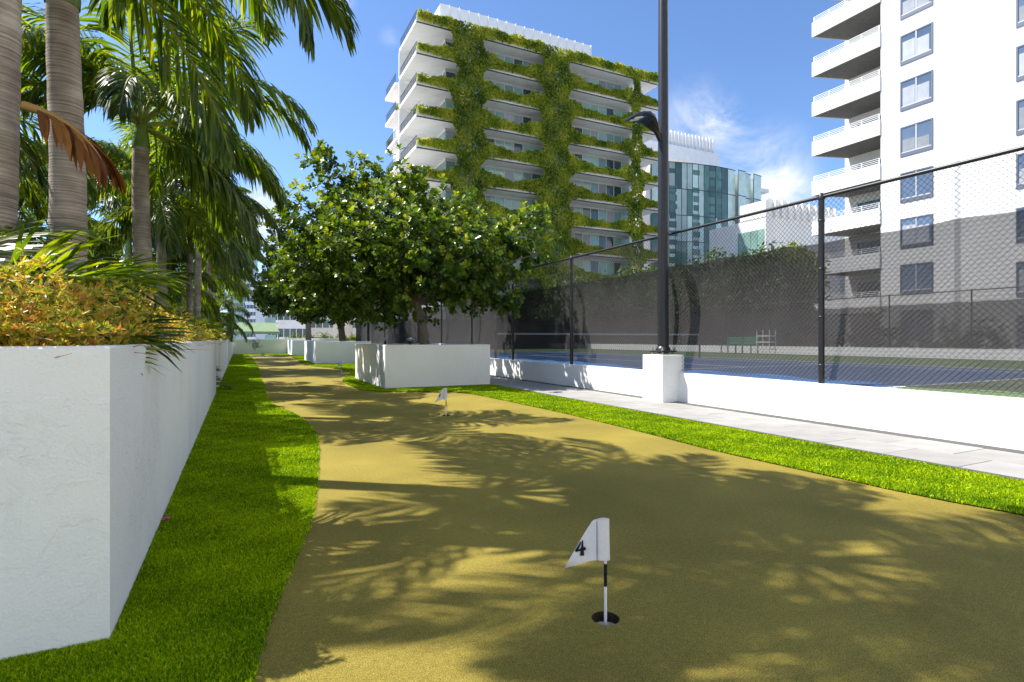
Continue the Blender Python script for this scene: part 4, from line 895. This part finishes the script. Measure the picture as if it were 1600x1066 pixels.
for f in range(10):
    z = ZT+8-f*FLH; bays = [('left end', .1, 4.3, .9), ('wide left bay', 7.2, 14.8, 1.0), ('wide right bay', 18.1, 27.3, 1.0), ('right end', 28.5, TW-.05, 1.0)]
    for bi, (nm, x0, x1, am) in enumerate(bays):
        r = np.random.default_rng(500+f*7+bi); n = int((x1-x0)*330)
        if f >= 8 and bi == 0: continue
        x = r.uniform(x0, x1, n); pr = colprof(x)
        thick = (.62+.16*np.sin(x*2.3+f)+.1*np.sin(x*5.9+f*2)) * (.8 if bi == 0 else 1)
        tp = .34+thick*.66+pr*(1.0 if f > 0 else .15)*(.55 if bi in (0, 3) else 1)+(.2 if f == 0 else 0); bt = .02-.25*np.abs(np.sin(x*3.1+f*1.7))*pr+.18*(1-pr)*(1 if f else .3)
        zz = z+bt+(tp-bt)*r.uniform(0, 1, n)**.85
        y = -.15-.28*r.uniform(0, 1, n)+.35*np.clip((zz-z-.8), 0, 1)*r.uniform(0, 1, n)
        vine('hanging_vine', np.stack([x, y, zz], 1), 'vine trailing over the %s-level balcony edge, %s' % (floor_w[f], nm), 'vine', 'vines along the balcony edges of the tower', 600+f*7+bi, .5 if bi else .58)
for ci, (x0, x1, nf) in enumerate(cols_v):
    r = np.random.default_rng(800+ci); hgt = 33.0; n = int((x1-x0)*hgt*150); x = r.uniform(-1, 1, n)
    zz = ZT+8+.9-hgt*r.uniform(0, 1, n); wob = .35*np.sin(zz*.9+ci)+.18*np.sin(zz*2.7)
    hw = (x1-x0)/2*(1+.16*np.sin(zz*2*PI/FLH+.6)+.12*np.sin(zz*1.3+ci))
    if ci == 2: hw = hw*(.55+.45*np.clip((ZT+8-zz)/24, 0, 1)*1.6)
    xx = (x0+x1)/2+wob*.5+np.sign(x)*np.abs(x)**.9*hw; y = -.2-.45*r.uniform(0, 1, n)*(1-.6*np.abs(x))
    vine('vine_column', np.stack([xx, y, zz], 1), 'broad vertical column of vines on the tower, %s' % ['left one', 'middle one and the widest', 'thin one near the right corner'][ci], 'vine', 'vertical vine columns on the tower', 810+ci, .38)
for i, (xx, yy, f, s) in enumerate([(1.0,.7,2,.75),(.9,.8,3,.95),(1.2,8.3,3,.6),(.8,8.4,4,.6),(.5,11.8,3,.6),(.6,8.6,2,.6),(.5,11.5,4,.5),(1.0,.8,1,.45),(.9,8.2,5,.7)]):
    shrub('balcony_plant', TX0+xx, TY+yy, ZT-f*FLH+.55, s, s, s, 420, M['litshrub'], 'rounded potted shrub on the tower balcony, ' + ['third level front corner','fourth level front corner, the largest','fourth level rear balcony','fifth level rear balcony','fourth level far back corner','third level rear balcony','fifth level far back corner','second level front corner','sixth level rear balcony'][i], 'plant', 350+i, .24, .12, 0, shell=.4)
# ------------------------------------------------------------------ white apartment tower on the right
WX = 38.9; t = thing('apartment_tower', (WX, 8, -8), 'tall white apartment tower with stacked balconies and blue-framed windows', 'building')
yb0, yb1 = onX(1376, WX), onX(1272, WX)       # 22.4 .. 27.2
oY = 8
b = MB(); b.box(0, -6, 0, 20, yb0-oY, 46); b.build('wall', M['stucco_far'], t)
b = MB(); b.box(2.85, yb0-oY+.003, 0, 20, yb1-oY-.55, 46); b.build('recessed_wall', M['soffit'], t)
gy = onX(1496, WX)-oY
b = MB(); b.box(-.008, gy-.16, 2, -.002, gy+.16, 46); b.build('joint_strip', M['mullion'], t)
zsl = 23.95+8
b = MB(); Lb = yb1-yb0
vs = [(0,0,0),(0,Lb,0),(2.8,Lb-.9,0),(2.8,0,0)]
def prism(b, ring, z0, z1, mi=0):
    n = len(ring); b.add([(x,y,z0) for x,y in ring]+[(x,y,z1) for x,y in ring], [tuple(range(n-1,-1,-1)), tuple(range(n,2*n))]+[(i,(i+1)%n,n+(i+1)%n,n+i) for i in range(n)], mi)
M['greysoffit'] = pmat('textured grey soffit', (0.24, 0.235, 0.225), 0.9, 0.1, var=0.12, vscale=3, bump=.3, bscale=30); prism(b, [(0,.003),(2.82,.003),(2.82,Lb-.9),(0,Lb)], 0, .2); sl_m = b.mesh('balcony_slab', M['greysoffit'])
b = MB(); b.box(-.12, .003, -.02, -.003, Lb+.1, 1.06); prism(b, [(0,Lb+.003),(2.82,Lb-.895),(2.82,Lb-.8),(0,Lb+.1)], -.02, 1.06); bp_m = b.mesh('balcony_parapet', M['stucco_far'])
b = MB()
for zz in (1.16, 1.28, 1.40): b.box(-.08, .01, zz, -.05, Lb, zz+.035)
for k in range(5): y = .05+k*(Lb-.1)/4; b.box(-.09, y-.025, 1.06, -.04, y+.025, 1.43)
rl_m = b.mesh('balcony_rail', M['whitepaint'])
b = MB(); b.box(2.78, .4, .22, 2.83, Lb-1.6, 2.35); gd_m = b.mesh('balcony_door', M['glassdark'])
b = MB()
for k in range(4): y = .4+k*(Lb-2.0)/3; b.box(2.74, y-.03, .22, 2.775, y+.03, 2.35)
df_m = b.mesh('door_frame', M['darkframe'])
b = MB(); b.box(-.14, 1.2, .12, -.121, 1.26, .2); b.box(-.14, 3.4, .12, -.121, 3.46, .2); dr_m = b.mesh('drain_spout', M['darkrail'])
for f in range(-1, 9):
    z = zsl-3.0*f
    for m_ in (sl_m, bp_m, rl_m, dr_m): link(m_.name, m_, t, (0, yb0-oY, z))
    d_ = link('balcony_door', gd_m, t, (0, yb0-oY, z)); link('door_frame', df_m, d_)
def window_set(pxa, pxb, ytop, rows, tag):
    ya, yb = onX(pxa, WX), onX(pxb, WX); wd = ya-yb; d = dep(WX, ya)
    z0 = (HOR-ytop)/FPX*d+H+8
    fr = MB(); hh = 1.95; fw = .09
    fr.box(-.05, 0, 0, -.002, wd, fw+.14); fr.box(-.05, 0, hh-fw, -.002, wd, hh); fr.box(-.05, 0, fw+.14, -.002, fw, hh-fw); fr.box(-.05, wd-fw, fw+.14, -.002, wd, hh-fw); fm = fr.mesh('frame', M['darkframe'])
    mu = MB(); mu.box(-.045, wd/2-.035, .2301, -.004, wd/2+.035, hh-fw-.001); mu.box(-.045, fw+.001, .2301, -.004, wd/2-.0351, .29); mu.box(-.045, wd/2+.0351, .2301, -.004, wd-fw-.001, .29); mm = mu.mesh('sash_bar', M['mullion'])
    g1 = MB(); g1.box(-.02, fw, .23, -.003, wd-fw, hh-fw); gm = g1.mesh('pane', M['glassblue'])
    c1 = MB(); c1.box(-.026, fw+.12, .30, -.0205, wd/2-.05, hh*.72); c1.box(-.026, wd/2+.08, .30, -.0205, wd-fw-.05, hh*.80); cm = c1.mesh('curtain', M['curtain'])
    for k in range(rows):
        z = z0-hh-3.0*k
        root = link('window', fm, t, (0, yb-oY, z)); link('sash_bar', mm, root); link('pane', gm, root)
        if k not in (4,) and k < 6: c = link('curtain', cm, root); c.scale = (1, 1, .95 if k % 3 else .7)
window_set(1407, 1458, -14, 10, 'a'); window_set(1588, 1650, -10, 10, 'b'); window_set(1750, 1850, -10, 10, 'c')
b = MB(); b.box(-1.4, -8, 0, -.01, yb1-oY+2, 7.6); b.build('podium', M['soffit'], t)
# ------------------------------------------------------------------ faceted glass building
t = thing('glass_building', (0, 0, -8), 'faceted teal glass office block behind the lamp pole', 'building')
pl_ = [(1018,255,74),(1045,253,75),(1065,254,75.4),(1082,255,75.8),(1100,257.5,76.4),(1118,260,77),(1137,263.5,78.1),(1149,268,79),(1161,271,80),(1173,274,81),(1185,277,82.1)]
Q = [at(a, 0, d) for a, _, d in pl_]; ztop = 25.3+8
rr = random.Random(5); pan = {}
def quad_panel(p, q, z0, z1, th=.06):
    d = Vector((q.x-p.x, q.y-p.y, 0)); return d
floors_h = 3.6; nfl = 9
mulb = MB()
for i in range(len(Q)-1):
    p, q = Vector((Q[i].x, Q[i].y, 0)), Vector((Q[i+1].x, Q[i+1].y, 0)); d = (q-p); ln = d.length; u = d/ln; nn = Vector((u.y, -u.x, 0))
    if nn.dot(Fv) > 0: nn = -nn
    off = nn*(.45 if i >= 6 and i % 2 else 0)
    npn = 2 if i < 6 else 1
    for j in range(npn):
        a0 = p+u*(ln*j/npn)+off; w_ = ln/npn
        for f in range(nfl):
            z1 = ztop-f*floors_h; z0 = z1-floors_h
            light = rr.random() < (.75 if i < 4 else .25)
            b = MB(); b.obox(a0+u*(w_/2)+Vector((0,0,(z0+z1)/2))-nn*.05, u, nn, (0,0,1), w_/2-.03, .05, floors_h/2-.04)
            b.build('glass_panel', M['glassteal'] if light or i >= 6 else M['glassdeep'], t)
        mulb.obox(a0+Vector((0,0,ztop/2)), u, nn, (0,0,1), .035, .03, ztop/2)
        for f in range(nfl+1): mulb.obox(a0+u*(w_/2)+Vector((0,0,ztop-f*floors_h)), u, nn, (0,0,1), w_/2, .035, .05)
    # reflected windows of another building, put on the skin as darker squares
    if i in (0,1,3,4,5):
        for f in range(26):
            zc = ztop-1.2-f*1.22
            if rr.random() < .9:
                b = MB(); cx = p+u*(ln*(.32 if i % 2 else .66)); b.obox(cx+Vector((0,0,zc))+nn*.012, u, nn, (0,0,1), .62*rr.uniform(.7,1.1), .01, .40*rr.uniform(.8,1.1)); b.build('window_reflection', M['glassdeep'], t)
mulb.build('mullions', M['darkrail'], t)
prb = MB(); ring = [(Q[i].x, Q[i].y) for i in range(len(Q))]; back = [(x+9, y+16) for x, y in reversed(ring)]
prism(prb, [(x+.25, y+.55) for x, y in ring]+back, 0, ztop-.3); prb.build('core', M['soffit'], t)
b = MB(); p = at(1190, 290, 83); b.box(p.x-1.2, p.y, p.z+8-.9, p.x+1.6, p.y+2, p.z+8-.4); b.build('side_balcony', M['slabwhite'], t)
# second white-roofed tower behind the glass
t = thing('white_topped_tower', (0, 0, -8), 'white-crowned tower rising behind the teal glass block', 'building')
Yp = 82.0; xa, xb = onY(1000, Yp), onY(1124, Yp); db = dep(xb, Yp); zt = H+8+(HOR-240)/FPX*db; dz = lambda px, py: H+8+(HOR-py)/FPX*dep(onY(px, Yp), Yp)
z1 = dz(1124, 241); z0_ = dz(1124, 262)
b = MB(); b.box(xa, Yp, z0_, xb, Yp+18, z1); b.build('roof_slab', M['slabwhite'], t)
b = MB(); b.box(xa, Yp+3, 0, xb-1.2, Yp+16, z0_-.003); b.build('wall', M['slabwhite'], t)
b = MB(); b.box(onY(1075, Yp+2.5), Yp+2.5, z0_-3.2, onY(1101, Yp+2.5), Yp+2.99, z0_-.05); b.build('window', M['glass'], t)
b = MB(); b.box(0, 0, 0, .55, .06, 2.9); b.box(.55, -.3, 0, .6, .06, 2.9); fm = b.mesh('fin_panel', M['slabwhite'])
n = int((xb-xa-.6)/.92)
for k in range(n): link('fin_panel', fm, t, (xa+k*.92, Yp+.6, z1+.01), rot=(0,0,-.2))
b = MB(); b.box(xa, Yp+1.0, z1, xb-.4, Yp+12, z1+2.6); b.build('penthouse', M['stucco_far'], t)
# low white building with fin screen between
t = thing('white_low_building', (51.4, 41.5, -8), 'lower white building with green glass side and fin screen on its roof', 'building')
ht = 16.3+8
b = MB(); b.box(0, 0, 0, 14, 8, ht-1.9); b.build('wall', M['stucco_far'], t)
b = MB(); b.box(-.02, -.05, ht-1.8, .3, 3.4, ht); b.build('parapet', M['stucco_far'], t)
b = MB(); b.box(0, 0, 0, .8, .08, 2.1); b.box(.8, -.35, 0, .86, .08, 2.1); fm = b.mesh('fin_panel', M['slabwhite'])
for k in range(10): link('fin_panel', fm, t, (.35+k*1.15, 0.1, ht-1.9), rot=(0,0,-.15))
for j in range(3):
    for k in range(4):
        b = MB(); b.box(-.06, .15+k*.9, ht-5.6-j*2.6, -.005, .98+k*.9, ht-3.1-j*2.6); b.build('glass_panel', M['glass'], t)
for k in range(3):
    b = MB(); b.box(.9+k*2.1, -.05, ht-5.4, 1.35+k*2.1, -.004, ht-4.9); b.build('small_window', M['glassdark'], t)
# distant blocks seen down the green
def block(name, pxa, pxb, ytop, d, wrows, wcols, label, mat, wh, ww, dy=0, glassm='glassdark', balc=None):
    a, c = at(pxa, ytop, d), at(pxb, ytop, d); wd = (c-a).length; u = (c-a)/wd; t = link(name, None, None, (a.x, a.y, -8), label, 'building'); t.rotation_euler = (0, 0, math.atan2(u.y, u.x))
    hh = a.z+8; b = MB(); b.box(0, 0, 0, wd, 14, hh); b.build('wall', mat, t)
    b = MB(); b.box(-.2, -.2, hh, wd+.2, 14, hh+.35); b.build('roof', M['slabwhite'], t)
    b = MB(); b.box(0, -.05, 0, ww, -.004, wh); wm = b.mesh('window', M[glassm]); b = MB(); b.box(ww/2-.05, -.07, 0, ww/2+.05, -.051, wh); bm_ = b.mesh('sash_bar', M['whitepaint'])
    for r_ in range(wrows):
        for c_ in range(wcols):
            o = link('window', wm, t, ((c_+.5)*wd/wcols-ww/2, 0, hh-(r_+1)*3.1+.6)); link('sash_bar', bm_, o)
    if balc:
        for r_ in range(wrows):
            for (x0, x1) in balc:
                b = MB(); b.box(x0*wd, -1.3, hh-(r_+1)*3.1-.15, x1*wd, -.052, hh-(r_+1)*3.1); s = b.build('balcony_slab', M['slabwhite'], t)
                b = MB(); b.box(x0*wd, -1.3, hh-(r_+1)*3.1+.001, x1*wd, -1.25, hh-(r_+1)*3.1+1.0); b.build('balcony_glass', M['glass'], s)
    return t
block('apartment_block', 419, 478, 452, 100, 5, 6, 'cream apartment block with glass balconies seen down the green', M['stucco_far'], 1.5, 1.3, balc=[(0.0,.28)])
block('apartment_block', 478, 520, 462, 96, 4, 4, 'tan apartment block right of the glass-balcony one', pmat('tan render', (0.62,0.55,0.47), .9, .1), 1.4, 1.3)
block('apartment_block', 520, 600, 468, 108, 4, 6, 'plain white block left of the fence end', M['stucco_far'], 1.2, 1.2)
block('distant_tower', 383, 398, 440, 240, 9, 3, 'far white tower partly hidden by palms', M['stucco_far'], 1.6, 2.2, glassm='glassblue')
block('distant_tower', 398, 421, 428, 260, 11, 4, 'far white tower left of the cream apartment block', M['stucco_far'], 1.6, 2.2, glassm='glassblue')
block('distant_tower', 356, 384, 400, 300, 14, 4, 'bluish far tower at the extreme end behind the palms', M['glassteal'], 1.6, 2.4, glassm='glassdeep')
# green canopy behind the end wall
p = at(376, 529, 52); t = thing('canopy', (p.x, p.y, 0), 'sage green sloped canopy roof behind the cream end wall', 'canopy')
M['canopy'] = pmat('sage canvas', (0.20, 0.27, 0.15), 0.8, 0.2, var=.08, vscale=2)
b = MB(); vs = [(-.6,-.2,1.85),(3.4,-.2,1.85),(2.9,1.8,2.75),(-.2,1.8,2.75),(-.6,3.8,1.85),(3.4,3.8,1.85)]
b.add(vs, [(0,1,2,3),(3,2,5,4),(1,5,2),(0,3,4)]); b.build('roof', M['canopy'], t)
b = MB(); b.box(-.6,-.2,1.6,3.4,-.14,1.848); b.build('valance', M['canopy'], t)
for sx, sy in ((-.5,-.1),(3.3,-.1),(-.5,3.7),(3.3,3.7)):
    b = MB(); b.tube([(sx,sy,-.15),(sx,sy,1.8)], .05, 6); b.build('post', M['canopy'], t)
b = MB(); b.box(-10, 44.85, -8, 30, 60, -0.3); b.build('neighbour_terrace', M['deck'], kind='structure')

# white residential tower behind the camera: the photograph shows it mirrored in the teal glass block
t = thing('residential_tower', (8, -16, -8), 'white residential tower with a grid of windows behind the viewpoint, mirrored in the teal glass', 'building')
b = MB(); b.box(-26, -14, 0, 34, 0, 52); b.build('wall', M['stucco_far'], t)
b = MB(); b.box(0, .002, 0, 1.7, .06, 1.7); wm_ = b.mesh('window', M['glassdark'])
for r_ in range(14):
    for c_ in range(20): link('window', wm_, t, (-24.6+c_*3.0, 0, 9.2+r_*3.0))
b = MB(); b.box(-18, -16, -8, 42, -4.003, -0.02); b.build('terrace', M['paver'], kind='structure')
# low hedges beyond the far fence under the apartment tower
for i in range(5):
    shrub('low_hedge', 27.6, 12.5+i*3.5, .1, .9, 1.85, 2.1+.25*math.sin(i*2.1), 2600, M['hedge'], 'low dark hedge seen through both screens, number %s from the right' % ['one','two','three','four','five'][i], 'hedge', 700+i, .22, .10, 0, shell=.35, group='low hedge below the apartment tower')
